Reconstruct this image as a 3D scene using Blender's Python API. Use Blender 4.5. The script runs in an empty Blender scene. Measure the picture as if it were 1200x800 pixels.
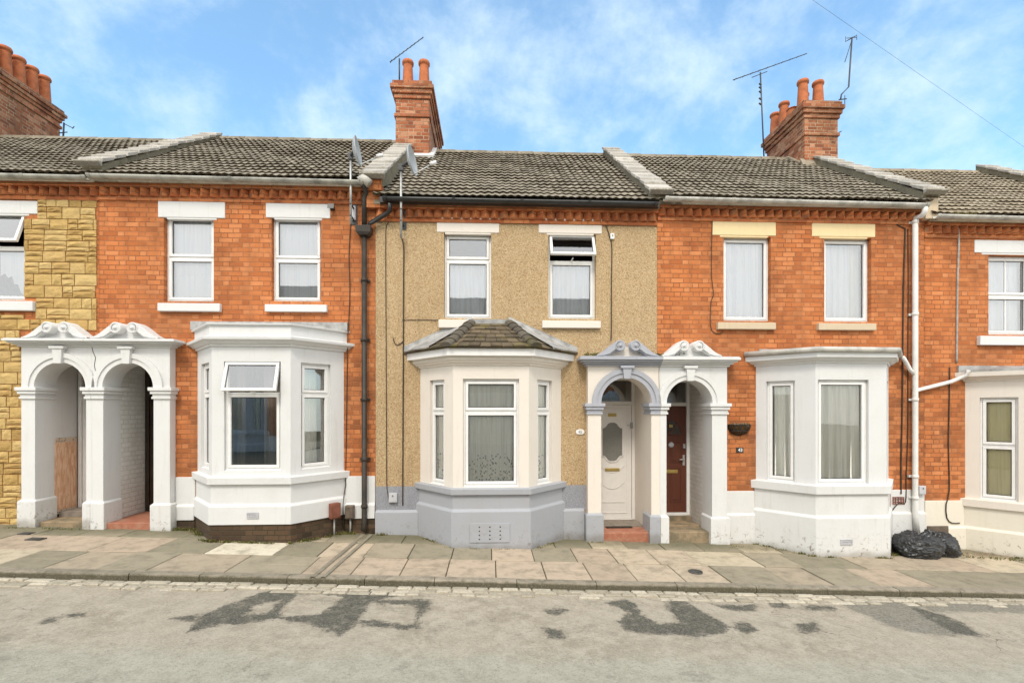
import bpy, math, random
import numpy as np
from mathutils import Vector, Matrix, noise as mnoise

R = math.radians
random.seed(7)
SC = bpy.context.scene
COL = SC.collection

# ------------------------------------------------------------------ camera
YAW, FPX, DIST, HOR, HC = R(2.5), 580.0, 8.0, 480.0, 2.04
SLOPE = 0.0365                                   # the street falls to the right
cam_d = bpy.data.cameras.new('camera')
cam = bpy.data.objects.new('camera', cam_d); COL.objects.link(cam)
cam.location = (0, -DIST, HC)
cam.rotation_euler = (R(90), 0, -YAW)
cam_d.sensor_fit = 'HORIZONTAL'; cam_d.sensor_width = 36.0
cam_d.lens = 36.0 * FPX / 1200.0
cam_d.shift_y = (HOR - 400.0) / 1200.0
cam_d.clip_start = 0.05; cam_d.clip_end = 3000
SC.camera = cam

# ------------------------------------------------------------------ world, sun, exposure
SUN_EL, SUN_AZ = 50, 190                         # azimuth from +Y clockwise
w = bpy.data.worlds.new('World'); SC.world = w; w.use_nodes = True
wn = w.node_tree; wn.nodes.clear()
def wnode(t): return wn.nodes.new(t)
sky = wnode('ShaderNodeTexSky'); sky.sky_type = 'NISHITA'; sky.sun_disc = False
sky.sun_elevation = R(SUN_EL); sky.sun_rotation = R(SUN_AZ)
sky.air_density = 1.0; sky.dust_density = 0.6; sky.ozone_density = 1.6
bg = wnode('ShaderNodeBackground'); bg.inputs['Strength'].default_value = 0.15
wo = wnode('ShaderNodeOutputWorld')
tc = wnode('ShaderNodeTexCoord')
sep = wnode('ShaderNodeSeparateXYZ'); wn.links.new(tc.outputs['Generated'], sep.inputs[0])
# clouds lie on a plane overhead: direction / (height + k)
addz = wnode('ShaderNodeMath'); addz.operation = 'ADD'; addz.inputs[1].default_value = 0.75
mx = wnode('ShaderNodeMath'); mx.operation = 'MAXIMUM'; mx.inputs[1].default_value = 0.0
wn.links.new(sep.outputs[2], mx.inputs[0]); wn.links.new(mx.outputs[0], addz.inputs[0])
dv = wnode('ShaderNodeVectorMath'); dv.operation = 'DIVIDE'
cmb = wnode('ShaderNodeCombineXYZ')
for i in range(3): wn.links.new(addz.outputs[0], cmb.inputs[i])
wn.links.new(tc.outputs['Generated'], dv.inputs[0]); wn.links.new(cmb.outputs[0], dv.inputs[1])
n1 = wnode('ShaderNodeTexNoise'); n1.inputs['Scale'].default_value = 7.5; n1.inputs['Detail'].default_value = 9
n1.inputs['Roughness'].default_value = 0.62; n1.inputs['Distortion'].default_value = 0.1
wn.links.new(dv.outputs[0], n1.inputs['Vector'])
mr = wnode('ShaderNodeMapRange'); mr.interpolation_type = 'SMOOTHSTEP'
mr.inputs[1].default_value = 0.38; mr.inputs[2].default_value = 0.78; mr.inputs[3].default_value = 0.14; mr.inputs[4].default_value = 0.80
wn.links.new(n1.outputs['Fac'], mr.inputs[0])
tint = wnode('ShaderNodeMix'); tint.data_type = 'RGBA'; tint.blend_type = 'MULTIPLY'
tint.inputs[0].default_value = 1.0; tint.inputs[7].default_value = (1.0, 1.46, 1.54, 1)
wn.links.new(sky.outputs[0], tint.inputs[6])
cm = wnode('ShaderNodeMix'); cm.data_type = 'RGBA'
cm.inputs[7].default_value = (4.3, 5.2, 5.7, 1)
wn.links.new(mr.outputs[0], cm.inputs[0]); wn.links.new(tint.outputs[2], cm.inputs[6])
# unseen bank of bright cloud, added behind the camera to whiten the facade light
bk_ = wnode('ShaderNodeMapRange'); bk_.interpolation_type = 'SMOOTHSTEP'
bk_.inputs[1].default_value = 0.05; bk_.inputs[2].default_value = -0.45; bk_.inputs[3].default_value = 0.0; bk_.inputs[4].default_value = 0.85
wn.links.new(sep.outputs[1], bk_.inputs[0])
cm2 = wnode('ShaderNodeMix'); cm2.data_type = 'RGBA'; cm2.inputs[7].default_value = (11.0, 10.6, 9.9, 1)
wn.links.new(bk_.outputs[0], cm2.inputs[0]); wn.links.new(cm.outputs[2], cm2.inputs[6])
wn.links.new(cm2.outputs[2], bg.inputs[0]); wn.links.new(bg.outputs[0], wo.inputs[0])

sd = bpy.data.lights.new('sun', 'SUN'); sd.energy = 1.5; sd.angle = R(13); sd.color = (1.0, 0.93, 0.83)
so = bpy.data.objects.new('sun', sd); COL.objects.link(so)
az, el = R(SUN_AZ), R(SUN_EL)
so.rotation_euler = Vector((math.sin(az)*math.cos(el), math.cos(az)*math.cos(el), math.sin(el))).to_track_quat('Z', 'Y').to_euler()

SC.view_settings.view_transform = 'Standard'; SC.view_settings.look = 'None'
SC.view_settings.exposure = 0.50; SC.view_settings.gamma = 1.0
SC.view_settings.use_curve_mapping = False
try:
    SC.cycles.max_bounces = 8; SC.cycles.diffuse_bounces = 4; SC.cycles.transparent_max_bounces = 12
    SC.cycles.use_denoising = True; SC.cycles.sample_clamp_indirect = 8
except Exception: pass

# ------------------------------------------------------------------ from measurements to metres
CA, SA = math.cos(YAW), math.sin(YAW)
def ray(px, py):
    u = (px - 600) / FPX; v = (HOR - py) / FPX
    return SA + u*CA, CA - u*SA, v
def P(px, py, Y):                                # the point of the plane y = Y seen there
    dx, dy, dz = ray(px, py); t = (Y + DIST) / dy
    return t*dx, HC + t*dz
def PX(px, Y): return P(px, 480, Y)[0]
def PZ(px, py, Y): return P(px, py, Y)[1]
def V3_(px, py, Y): x, z = P(px, py, Y); return (x, Y, z)
def GR(px, py, z0=0.0):                          # on the sloping ground
    dx, dy, dz = ray(px, py)
    t = (HC - z0) / (-dz - SLOPE*dx)
    return t*dx, t*dy - DIST
def gz(x): return -SLOPE * x

# ------------------------------------------------------------------ object helpers
class MB:
    def __init__(s): s.v = []; s.f = []; s.m = []; s.r = []; s.mi = 0; s.rv = 0.0; s.smooth = []; s.sm = False
    def face(s, idx):
        s.f.append(tuple(idx)); s.m.append(s.mi); s.r.append(s.rv); s.smooth.append(s.sm)
    def add(s, pts, faces):
        b = len(s.v); s.v.extend([tuple(p) for p in pts])
        for f in faces: s.face([b+i for i in f])
    def quad(s, a, b, c, d): s.add([a, b, c, d], [(0, 1, 2, 3)])
    def box(s, x0, x1, y0, y1, z0, z1):
        s.add([(x0,y0,z0),(x1,y0,z0),(x1,y1,z0),(x0,y1,z0),(x0,y0,z1),(x1,y0,z1),(x1,y1,z1),(x0,y1,z1)],
              [(0,3,2,1),(4,5,6,7),(0,1,5,4),(1,2,6,5),(2,3,7,6),(3,0,4,7)])
    def fbox(s, F, s0, s1, n0, n1, z0, z1):      # box in a wall frame, n = outward
        s.add([F.p(s0,n1,z0),F.p(s1,n1,z0),F.p(s1,n0,z0),F.p(s0,n0,z0),F.p(s0,n1,z1),F.p(s1,n1,z1),F.p(s1,n0,z1),F.p(s0,n0,z1)],
              [(0,3,2,1),(4,5,6,7),(0,1,5,4),(1,2,6,5),(2,3,7,6),(3,0,4,7)])
    def prism(s, poly, y0, y1):                  # poly in (x,z), counter-clockwise seen from -y
        n = len(poly)
        s.add([(x,y0,z) for x,z in poly]+[(x,y1,z) for x,z in poly],
              [tuple(range(n)), tuple(range(2*n-1, n-1, -1))]+[((i+1)%n, i, n+i, n+(i+1)%n) for i in range(n)])
    def prism_x(s, poly, x0, x1):                # poly in (y,z)
        n = len(poly)
        s.add([(x0,y,z) for y,z in poly]+[(x1,y,z) for y,z in poly],
              [tuple(range(n-1,-1,-1)), tuple(range(n, 2*n))]+[(i, (i+1)%n, n+(i+1)%n, n+i) for i in range(n)])
    def loft(s, rings, close=False, cap0=False, cap1=False):
        b = len(s.v); n = len(rings[0])
        for r in rings: s.v.extend([tuple(p) for p in r])
        for i in range(len(rings)-1):
            for j in range(n if close else n-1):
                k = (j+1) % n
                s.face([b+i*n+j, b+i*n+k, b+(i+1)*n+k, b+(i+1)*n+j])
        if cap0: s.face([b+j for j in range(n-1,-1,-1)])
        if cap1: s.face([b+(len(rings)-1)*n+j for j in range(n)])
    def tube(s, pts, r, seg=8, cap=True, taper=None):
        s.sm, old = True, s.sm
        pts = [Vector(p) for p in pts]; rings = []
        for i, p in enumerate(pts):
            d = (pts[min(i+1, len(pts)-1)] - pts[max(i-1, 0)]).normalized()
            up = Vector((0,0,1)) if abs(d.z) < 0.9 else Vector((0,1,0))
            a = d.cross(up).normalized(); c = a.cross(d)
            rr = r if taper is None else r + (taper-r)*i/(len(pts)-1)
            rings.append([p + a*rr*math.cos(2*math.pi*k/seg) + c*rr*math.sin(2*math.pi*k/seg) for k in range(seg)])
        s.loft(rings, True, cap, cap); s.sm = old
    def lathe(s, c, prof, seg=20, a0=0, a1=2*math.pi, axis='Z'):
        s.sm, old = True, s.sm
        full = abs(a1-a0-2*math.pi) < 1e-6; n = seg if full else seg+1; rings = []
        for r, z in prof:
            ring = []
            for k in range(n):
                a = a0 + (a1-a0)*k/seg
                if axis == 'Z': ring.append((c[0]+r*math.cos(a), c[1]+r*math.sin(a), c[2]+z))
                else: ring.append((c[0]+r*math.cos(a), c[1]-z, c[2]+r*math.sin(a)))
            rings.append(ring)
        s.loft(rings, full); s.sm = old
    def build(s, name, mats, parent=None, bevel=0, seg=2, origin=None):
        me = bpy.data.meshes.new(name)
        org = origin if origin is not None else (tuple(BASE[parent.name]) if parent is not None else (0,0,0))
        me.from_pydata([(v[0]-org[0], v[1]-org[1], v[2]-org[2]) for v in s.v], [], s.f)
        if not isinstance(mats, (list, tuple)): mats = [mats]
        for m in mats: me.materials.append(m)
        me.polygons.foreach_set('material_index', s.m); me.polygons.foreach_set('use_smooth', s.smooth)
        at = me.attributes.new('rnd', 'FLOAT', 'FACE'); at.data.foreach_set('value', s.r)
        me.update()
        o = bpy.data.objects.new(name, me); COL.objects.link(o)
        if parent is not None: o.parent = parent
        else: o.location = org
        BASE[o.name] = Vector(org)
        if bevel:
            md = o.modifiers.new('bevel', 'BEVEL'); md.width = bevel; md.segments = seg; md.limit_method = 'ANGLE'; md.angle_limit = R(40)
            md.harden_normals = False
        return o
BASE = {}
class Fr:                                        # a vertical wall plane: s along it, n outward, z up
    def __init__(f, ox, oy, dx=1.0, dy=0.0):
        l = math.hypot(dx, dy); f.o = (ox, oy); f.d = (dx/l, dy/l); f.n = (dy/l, -dx/l); f.len = l
    def p(f, s, n, z): return (f.o[0]+f.d[0]*s+f.n[0]*n, f.o[1]+f.d[1]*s+f.n[1]*n, z)
    def at(f, px, py, n=0.0):                    # where a sight line meets this wall
        dx, dy, dz = ray(px, py)
        ox, oy = f.o[0]+f.n[0]*n, f.o[1]+f.n[1]*n
        t = ((ox-0)*f.n[0] + (oy+DIST)*f.n[1]) / (dx*f.n[0] + dy*f.n[1])
        return (t*dx-ox)*f.d[0] + (t*dy-DIST-oy)*f.d[1], HC + t*dz
FACADE = Fr(0, 0)
def thing(name, label, cat, loc, group=None):
    o = bpy.data.objects.new(name, None); COL.objects.link(o); o.location = loc
    o.empty_display_size = 0.2
    o['label'] = label; o['category'] = cat
    if group: o['group'] = group
    BASE[o.name] = Vector(loc); return o
def tag(o, label=None, cat=None, group=None, kind=None):
    if label: o['label'] = label
    if cat: o['category'] = cat
    if group: o['group'] = group
    if kind: o['kind'] = kind
    return o

# ------------------------------------------------------------------ material helpers
class N:
    def __init__(s, name, rough=0.8, spec=0.3):
        s.mat = bpy.data.materials.new(name); s.mat.use_nodes = True
        s.t = s.mat.node_tree; s.b = s.t.nodes['Principled BSDF']
        s.b.inputs['Roughness'].default_value = rough
        s.b.inputs['Specular IOR Level'].default_value = spec
        s._o = None
    def nd(s, t): return s.t.nodes.new(t)
    def l(s, a, b):
        if hasattr(a, 'is_output') or hasattr(a, 'links'): s.t.links.new(a, b)
        else:
            try: b.default_value = a
            except Exception: b.default_value = (*a, 1) if len(a) == 3 else a
    def obj(s):
        if s._o is None: s._o = s.nd('ShaderNodeTexCoord').outputs['Object']
        return s._o
    def xyz(s):
        q = s.nd('ShaderNodeSeparateXYZ'); s.l(s.obj(), q.inputs[0]); return q.outputs
    def m(s, op, a, b=0.0, c=None):
        q = s.nd('ShaderNodeMath'); q.operation = op; s.l(a, q.inputs[0]); s.l(b, q.inputs[1])
        if c is not None: s.l(c, q.inputs[2])
        return q.outputs[0]
    def vec(s, x, y, z):
        q = s.nd('ShaderNodeCombineXYZ')
        for i, a in enumerate((x, y, z)): s.l(a, q.inputs[i])
        return q.outputs[0]
    def noise(s, scale, detail=4, rough=0.55, vec=None, dist=0.0, stretch=None):
        q = s.nd('ShaderNodeTexNoise'); q.inputs['Scale'].default_value = scale
        q.inputs['Detail'].default_value = detail; q.inputs['Roughness'].default_value = rough
        q.inputs['Distortion'].default_value = dist
        v = vec if vec is not None else s.obj()
        if stretch:
            k = s.nd('ShaderNodeVectorMath'); k.operation = 'MULTIPLY'; s.l(v, k.inputs[0]); k.inputs[1].default_value = stretch; v = k.outputs[0]
        s.l(v, q.inputs['Vector']); return q.outputs['Fac']
    def white(s, vec):
        q = s.nd('ShaderNodeTexWhiteNoise'); s.l(vec, q.inputs['Vector']); return q.outputs
    def mr(s, a, f0, f1, t0=0.0, t1=1.0, smooth=True):
        q = s.nd('ShaderNodeMapRange'); q.interpolation_type = 'SMOOTHSTEP' if smooth else 'LINEAR'
        for i, x in enumerate((a, f0, f1, t0, t1)): s.l(x, q.inputs[i])
        return q.outputs[0]
    def mix(s, f, a, b, mode='MIX'):
        q = s.nd('ShaderNodeMix'); q.data_type = 'RGBA'; q.blend_type = mode
        s.l(f, q.inputs[0]); s.l(a, q.inputs[6]); s.l(b, q.inputs[7]); return q.outputs[2]
    def ramp(s, a, stops):
        q = s.nd('ShaderNodeValToRGB'); e = q.color_ramp.elements
        while len(e) < len(stops): e.new(0.5)
        for el_, (p_, c_) in zip(e, stops): el_.position = p_; el_.color = (*c_, 1)
        s.l(a, q.inputs[0]); return q.outputs[0]
    def bump(s, h, dist, strength=1.0):
        q = s.nd('ShaderNodeBump'); q.inputs['Distance'].default_value = dist; q.inputs['Strength'].default_value = strength
        s.l(h, q.inputs['Height']); s.l(q.outputs[0], s.b.inputs['Normal'])
    def attr(s, name):
        q = s.nd('ShaderNodeAttribute'); q.attribute_name = name; return q.outputs['Fac']
    def col(s, c): s.l(c, s.b.inputs['Base Color']); return s
    def rgh(s, r): s.l(r, s.b.inputs['Roughness']); return s

def mul(c, k): return tuple(x*k for x in c)

def brick_mat(name, stops, mortar, mortar2, rough=0.88, grime=0.5, seed=0.0, row=0.0755, rough_edge=0.004, weather=1.0):
    k = N(name, rough, 0.2)
    x, y, z = k.xyz()
    wob = k.noise(3.0, 3)
    u = k.m('ADD', k.m('ADD', x, y), k.m('MULTIPLY', k.m('SUBTRACT', k.noise(25, 2), 0.5), 0.006))
    v = k.m('ADD', z, k.m('MULTIPLY', k.m('SUBTRACT', wob, 0.5), 0.012))
    st, hd = 0.212, 0.104; per = st + hd
    rv = k.m('DIVIDE', v, row); r_ = k.m('FLOOR', rv); fv = k.m('SUBTRACT', rv, r_)
    par = k.m('MULTIPLY', k.m('PINGPONG', r_, 1.0), 0.5)
    jit = k.m('MULTIPLY', k.m('SUBTRACT', k.white(k.vec(r_, 3.1, seed))[0], 0.5), 0.10)
    uu = k.m('ADD', k.m('ADD', k.m('DIVIDE', u, per), par), jit)
    c_ = k.m('FLOOR', uu); fu = k.m('MULTIPLY', k.m('SUBTRACT', uu, c_), per)
    isH = k.m('GREATER_THAN', fu, st)
    lu = k.m('SUBTRACT', fu, k.m('MULTIPLY', isH, st))
    wd = k.m('SUBTRACT', st, k.m('MULTIPLY', isH, st-hd))
    du = k.m('MINIMUM', lu, k.m('SUBTRACT', wd, lu))
    dvv = k.m('MULTIPLY', k.m('MINIMUM', fv, k.m('SUBTRACT', 1.0, fv)), row)
    d = k.m('ADD', k.m('MINIMUM', du, dvv), k.m('MULTIPLY', k.m('SUBTRACT', k.noise(45, 4), 0.5), rough_edge))
    mask = k.mr(d, 0.0028, 0.0075)
    rnd = k.white(k.vec(k.m('ADD', k.m('MULTIPLY', c_, 2.0), isH), r_, seed))
    col = k.ramp(rnd[0], stops)
    fine = k.noise(70, 4, 0.65)
    col = k.mix(k.mr(fine, 0.3, 0.75, 0, 0.35), col, mul(stops[0][1], 0.75))
    big = k.noise(1.3, 5, 0.6)
    col = k.mix(k.mr(big, 0.40, 0.66, 0, grime), col, k.mix(0.72, col, (0.135, 0.058, 0.028)))
    low = k.mr(k.m('ADD', z, k.m('MULTIPLY', k.noise(1.5, 4), 1.2)), 3.0, 3.7, 1.0, 0.0)
    dk_ = k.m('MULTIPLY', k.m('MULTIPLY', low, k.mr(k.noise(2.3, 5, 0.65), 0.36, 0.6)), k.mr(k.m('ADD', rnd[0], k.noise(5, 4)), 0.5, 1.1, 1.0, 0.15))
    col = k.mix(k.m('MULTIPLY', dk_, grime*0.9*weather), col, (0.155, 0.070, 0.036))
    soot = k.mr(k.noise(1.6, 7, 0.68, stretch=(2.6, 2.6, 0.35)), 0.52, 0.74, 0, grime*0.8)
    col = k.mix(soot, col, k.mix(0.78, col, (0.10, 0.055, 0.032)))
    wash = k.mr(k.noise(0.55, 6, 0.66), 0.40, 0.62, 0, grime*0.55*weather)
    col = k.mix(wash, col, k.mix(0.55, col, (0.30, 0.115, 0.050)))
    bloom = k.mr(k.noise(2.7, 8, 0.74, dist=0.4), 0.58, 0.72, 0, 0.30*weather)
    col = k.mix(bloom, col, (0.60, 0.36, 0.22))
    pale = k.noise(2.1, 4, 0.6, k.vec(k.m('ADD', x, 11.3), y, z))
    col = k.mix(k.mr(pale, 0.52, 0.75, 0, 0.45), col, mul(stops[-1][1], 1.12))
    mo = k.mix(k.mr(k.noise(1.7, 4), 0.4, 0.65), mortar, mortar2)
    k.col(k.mix(mask, mo, col))
    h = k.m('ADD', mask, k.m('ADD', k.m('MULTIPLY', fine, 0.35), k.m('MULTIPLY', rnd[0], 0.35)))
    k.bump(h, 0.006, 0.9)
    return k.mat

def paint_mat(name, c, dirt=(0.33, 0.28, 0.2), amount=0.30, rough=0.68, chips=0.0, streak=True, bump=0.006):
    k = N(name, rough, 0.3)
    x, y, z = k.xyz()
    a = k.mr(k.noise(2.2, 6, 0.62), 0.45, 0.8, 0, amount)
    col = k.mix(a, c, k.mix(0.45, c, dirt))
    if streak:
        st = k.mr(k.noise(4.0, 7, 0.68, stretch=(4, 4, 0.30)), 0.52, 0.78, 0, amount*1.3)
        col = k.mix(st, col, k.mix(0.5, c, dirt))
    sp = k.mr(k.noise(55, 3, 0.6), 0.62, 0.8, 0, amount*0.8)
    col = k.mix(sp, col, k.mix(0.6, c, dirt))
    if chips:
        low = k.mr(k.m('ADD', z, k.m('MULTIPLY', k.noise(3.0, 4), 0.35)), 0.12, 0.62, 1, 0)
        ch = k.m('MULTIPLY', k.mr(k.noise(13, 6, 0.75, dist=0.7), 0.56, 0.62), low)
        col = k.mix(k.m('MULTIPLY', ch, chips), col, (0.16, 0.11, 0.07))
        grub = k.mr(k.m('ADD', z, k.m('MULTIPLY', k.noise(6.0, 4), 0.16)), 0.06, 0.2, 0.55, 0)
        col = k.mix(grub, col, mul(dirt, 0.6))
    k.col(col)
    k.bump(k.m('ADD', k.noise(9, 5, 0.6), k.m('MULTIPLY', k.noise(90, 3), 0.25)), bump, 0.8)
    return k.mat

def plain(name, c, rough=0.5, spec=0.4, var=0.15, scale=9, metal=0.0, bump=0.0):
    k = N(name, rough, spec); k.b.inputs['Metallic'].default_value = metal
    k.col(k.mix(k.mr(k.noise(scale, 5, 0.6), 0.35, 0.75, 0, 1), c, mul(c, 1-var*2)))
    if bump: k.bump(k.noise(scale*3, 4), bump, 0.8)
    return k.mat

M = {}
BR = [(0.0, (0.43, 0.130, 0.042)), (0.3, (0.55, 0.180, 0.058)), (0.7, (0.61, 0.212, 0.072)), (1.0, (0.67, 0.265, 0.105))]
M['brick'] = brick_mat('red_brick', BR, (0.39, 0.165, 0.075), (0.24, 0.095, 0.045), grime=0.62, rough_edge=0.006)
M['brick_trim'] = brick_mat('brick_trim', [(0, (0.44, 0.125, 0.045)), (0.5, (0.60, 0.195, 0.07)), (1, (0.70, 0.27, 0.105))], (0.42, 0.20, 0.10), (0.27, 0.12, 0.06), grime=0.5, seed=4)
M['brick_old'] = brick_mat('chimney_brick', [(0, (0.20, 0.062, 0.034)), (0.3, (0.37, 0.115, 0.052)), (0.7, (0.48, 0.175, 0.082)), (1, (0.60, 0.31, 0.18))], (0.50, 0.37, 0.25), (0.17, 0.12, 0.085), grime=0.9, seed=9, rough_edge=0.012)
M['brick_dark'] = brick_mat('bare_plinth_brick', [(0, (0.05, 0.034, 0.022)), (0.5, (0.085, 0.058, 0.036)), (1, (0.12, 0.075, 0.045))], (0.085, 0.070, 0.05), (0.05, 0.048, 0.028), grime=0.2, seed=2, weather=0.0)
WB = [(0, (0.70, 0.68, 0.63)), (1, (0.78, 0.76, 0.72))]
M['brick_white'] = brick_mat('painted_brick', WB, (0.66, 0.64, 0.59), (0.55, 0.53, 0.47), rough=0.6, grime=0.06, seed=5, weather=0.0)
M['white'] = paint_mat('white_masonry_paint', (0.665, 0.665, 0.655), amount=0.28)
M['white_low'] = paint_mat('white_plinth_paint', (0.665, 0.662, 0.645), amount=0.36, chips=0.9)
M['cream'] = paint_mat('cream_masonry_paint', (0.72, 0.66, 0.585), amount=0.22)
M['cream_low'] = paint_mat('cream_plinth_paint', (0.72, 0.67, 0.57), amount=0.3, chips=0.9)
M['lintel_cream'] = paint_mat('yellow_cream_paint', (0.76, 0.60, 0.34), amount=0.25)
M['sill_stone'] = paint_mat('sill_stone', (0.58, 0.47, 0.33), amount=0.5, rough=0.85)
M['grey'] = paint_mat('grey_masonry_paint', (0.365, 0.375, 0.40), dirt=(0.3, 0.27, 0.22), amount=0.35, chips=0.6)
M['lilac'] = paint_mat('lilac_grey_paint', (0.395, 0.405, 0.445), dirt=(0.16, 0.14, 0.12), amount=0.4)
M['upvc'] = plain('white_frame', (0.80, 0.79, 0.77), 0.35, 0.45, 0.04)
M['upvc_cream'] = plain('cream_door', (0.76, 0.73, 0.69), 0.38, 0.45, 0.03)
M['gasket'] = plain('rubber_seal', (0.03, 0.03, 0.03), 0.6, 0.3, 0.1)
M['gold'] = plain('brass', (0.55, 0.40, 0.13), 0.35, 0.5, 0.1, metal=0.7)
M['steel'] = plain('galvanised_steel', (0.50, 0.50, 0.48), 0.45, 0.5, 0.2, metal=0.5)
M['dark_metal'] = plain('dark_metal', (0.07, 0.07, 0.072), 0.5, 0.5, 0.2, metal=0.3)
M['black_plastic'] = plain('black_plastic', (0.028, 0.027, 0.026), 0.38, 0.5, 0.2)
M['old_black'] = plain('old_black_paint', (0.045, 0.036, 0.028), 0.55, 0.4, 0.3, 6)
M['gutter_grey'] = plain('weathered_grey_gutter', (0.40, 0.39, 0.34), 0.6, 0.3, 0.25, 5)
M['gutter_white'] = plain('weathered_white_gutter', (0.55, 0.53, 0.475), 0.6, 0.35, 0.22, 5)
M['pipe_white'] = plain('white_pipe', (0.74, 0.73, 0.70), 0.45, 0.4, 0.08, 4)
M['terracotta'] = plain('terracotta', (0.50, 0.155, 0.062), 0.75, 0.25, 0.18, 7, bump=0.003)
M['mortar'] = plain('mortar', (0.36, 0.30, 0.22), 0.95, 0.1, 0.3, 12, bump=0.02)
M['lead'] = plain('lead', (0.42, 0.415, 0.40), 0.6, 0.4, 0.25, 7, metal=0.1, bump=0.004)
M['cable'] = plain('cable_sheath', (0.06, 0.042, 0.030), 0.6, 0.3, 0.2)
M['cable_grey'] = plain('grey_cable_sheath', (0.40, 0.38, 0.35), 0.6, 0.3, 0.2)
M['wire'] = plain('overhead_wire', (0.10, 0.10, 0.11), 0.6, 0.3, 0.1)
M['dark_room'] = plain('room_wall', (0.28, 0.24, 0.20), 0.9, 0.1, 0.15)
M['wood_dark'] = plain('dark_brown_door', (0.040, 0.024, 0.015), 0.45, 0.4, 0.25, 6)
M['meter_red'] = plain('red_brown_box', (0.24, 0.085, 0.052), 0.6, 0.35, 0.18, 12)
M['meter_brown'] = plain('grey_brown_box', (0.15, 0.115, 0.085), 0.6, 0.35, 0.18, 12)
M['meter_grey'] = plain('pale_grey_box', (0.50, 0.50, 0.52), 0.5, 0.4, 0.08, 12)
M['dish'] = plain('dish_grey', (0.42, 0.43, 0.43), 0.5, 0.4, 0.1, 6)
M['coir'] = plain('coir_liner', (0.10, 0.060, 0.030), 0.95, 0.1, 0.5, 60, bump=0.01)
M['mat_dark'] = plain('coir_mat', (0.07, 0.055, 0.045), 0.95, 0.1, 0.4, 70, bump=0.01)
M['iron'] = plain('cast_iron', (0.09, 0.085, 0.075), 0.7, 0.3, 0.3, 20, bump=0.004)
M['digit_white'] = plain('white_enamel', (0.80, 0.79, 0.77), 0.4, 0.4, 0.03)
M['digit_black'] = plain('black_enamel', (0.03, 0.03, 0.03), 0.4, 0.4, 0.03)

def f_pebble(name, cols, rough=0.95):
    k = N(name, rough, 0.15)
    vo = k.nd('ShaderNodeTexVoronoi'); vo.inputs['Scale'].default_value = 72; k.l(k.obj(), vo.inputs['Vector'])
    hsv = k.white(vo.outputs['Color'])
    c = k.ramp(hsv[0], cols)
    v2 = k.nd('ShaderNodeTexVoronoi'); v2.inputs['Scale'].default_value = 130; k.l(k.obj(), v2.inputs['Vector'])
    c = k.mix(k.mr(v2.outputs['Distance'], 0.45, 0.8, 0, 0.5), c, cols[0][1])
    c = k.mix(k.mr(k.noise(1.1, 5, 0.6), 0.42, 0.75, 0, 0.5), c, k.mix(0.45, c, mul(cols[0][1], 0.95)))
    st = k.mr(k.noise(1.8, 7, 0.68, stretch=(3, 3, 0.28)), 0.52, 0.74, 0, 0.5)
    c = k.mix(st, c, mul(cols[1][1], 0.72))
    k.col(c)
    h = k.m('SUBTRACT', 1.0, k.m('ADD', vo.outputs['Distance'], k.m('MULTIPLY', v2.outputs['Distance'], 0.5)))
    k.bump(h, 0.011, 0.9); return k.mat
M['pebble'] = f_pebble('pebbledash', [(0, (0.31, 0.195, 0.09)), (0.10, (0.47, 0.325, 0.178)), (0.5, (0.555, 0.405, 0.235)), (0.85, (0.615, 0.465, 0.285)), (1, (0.69, 0.55, 0.34))])
M['pebble_grey'] = f_pebble('grey_pebbledash', [(0, (0.29, 0.295, 0.32)), (0.3, (0.325, 0.33, 0.36)), (0.7, (0.35, 0.358, 0.388)), (1, (0.38, 0.388, 0.415))])

k = N('stone_cladding', 0.9, 0.2)
r = k.attr('rnd')
c = k.ramp(r, [(0, (0.44, 0.275, 0.095)), (0.35, (0.60, 0.405, 0.15)), (0.7, (0.66, 0.475, 0.205)), (1, (0.53, 0.33, 0.115))])
c = k.mix(k.mr(k.noise(7, 6, 0.65), 0.45, 0.78, 0, 0.5), c, (0.34, 0.215, 0.085))
c = k.mix(k.mr(k.noise(40, 4, 0.6), 0.5, 0.8, 0, 0.35), c, (0.66, 0.50, 0.25))
k.col(c); k.bump(k.m('ADD', k.noise(20, 8, 0.78), k.m('MULTIPLY', k.noise(7, 5, 0.7, stretch=(1, 1, 2.2)), 0.6)), 0.03, 1.0)
M['stone'] = k.mat

def f_tile(name, a, b, moss, amt):
    k = N(name, 0.9, 0.2)
    c = k.mix(k.attr('rnd'), a, b)
    c = k.mix(k.mr(k.noise(2.0, 6, 0.65), 0.42, 0.75, 0, 0.55), c, mul(a, 0.62))
    c = k.mix(k.mr(k.noise(26, 5, 0.7), 0.52, 0.72, 0, 0.6), c, mul(b, 1.45))
    c = k.mix(k.mr(k.noise(4.5, 8, 0.75), 0.53, 0.64, 0, amt), c, moss)
    k.col(c); k.bump(k.noise(50, 5, 0.7), 0.006, 0.8); return k.mat
M['tile'] = f_tile('concrete_roof_tile', (0.215, 0.180, 0.130), (0.33, 0.285, 0.215), (0.10, 0.085, 0.045), 0.6)
M['tile_edge'] = f_tile('dark_tile_edge', (0.062, 0.048, 0.030), (0.115, 0.090, 0.060), (0.06, 0.055, 0.025), 0.5)  # front lip faces of the tiles, darker than their tops
M['tile_right'] = f_tile('brown_roof_tile', (0.27, 0.215, 0.145), (0.40, 0.335, 0.24), (0.13, 0.11, 0.06), 0.4)
M['tile_moss'] = f_tile('mossy_tile', (0.09, 0.072, 0.05), (0.19, 0.145, 0.09), (0.17, 0.145, 0.038), 0.9)
M['hip'] = f_tile('hip_tile', (0.085, 0.074, 0.058), (0.14, 0.122, 0.095), (0.13, 0.11, 0.035), 0.6)
M['coping'] = f_tile('coping_tile', (0.34, 0.31, 0.265), (0.52, 0.48, 0.42), (0.17, 0.15, 0.10), 0.5)
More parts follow.
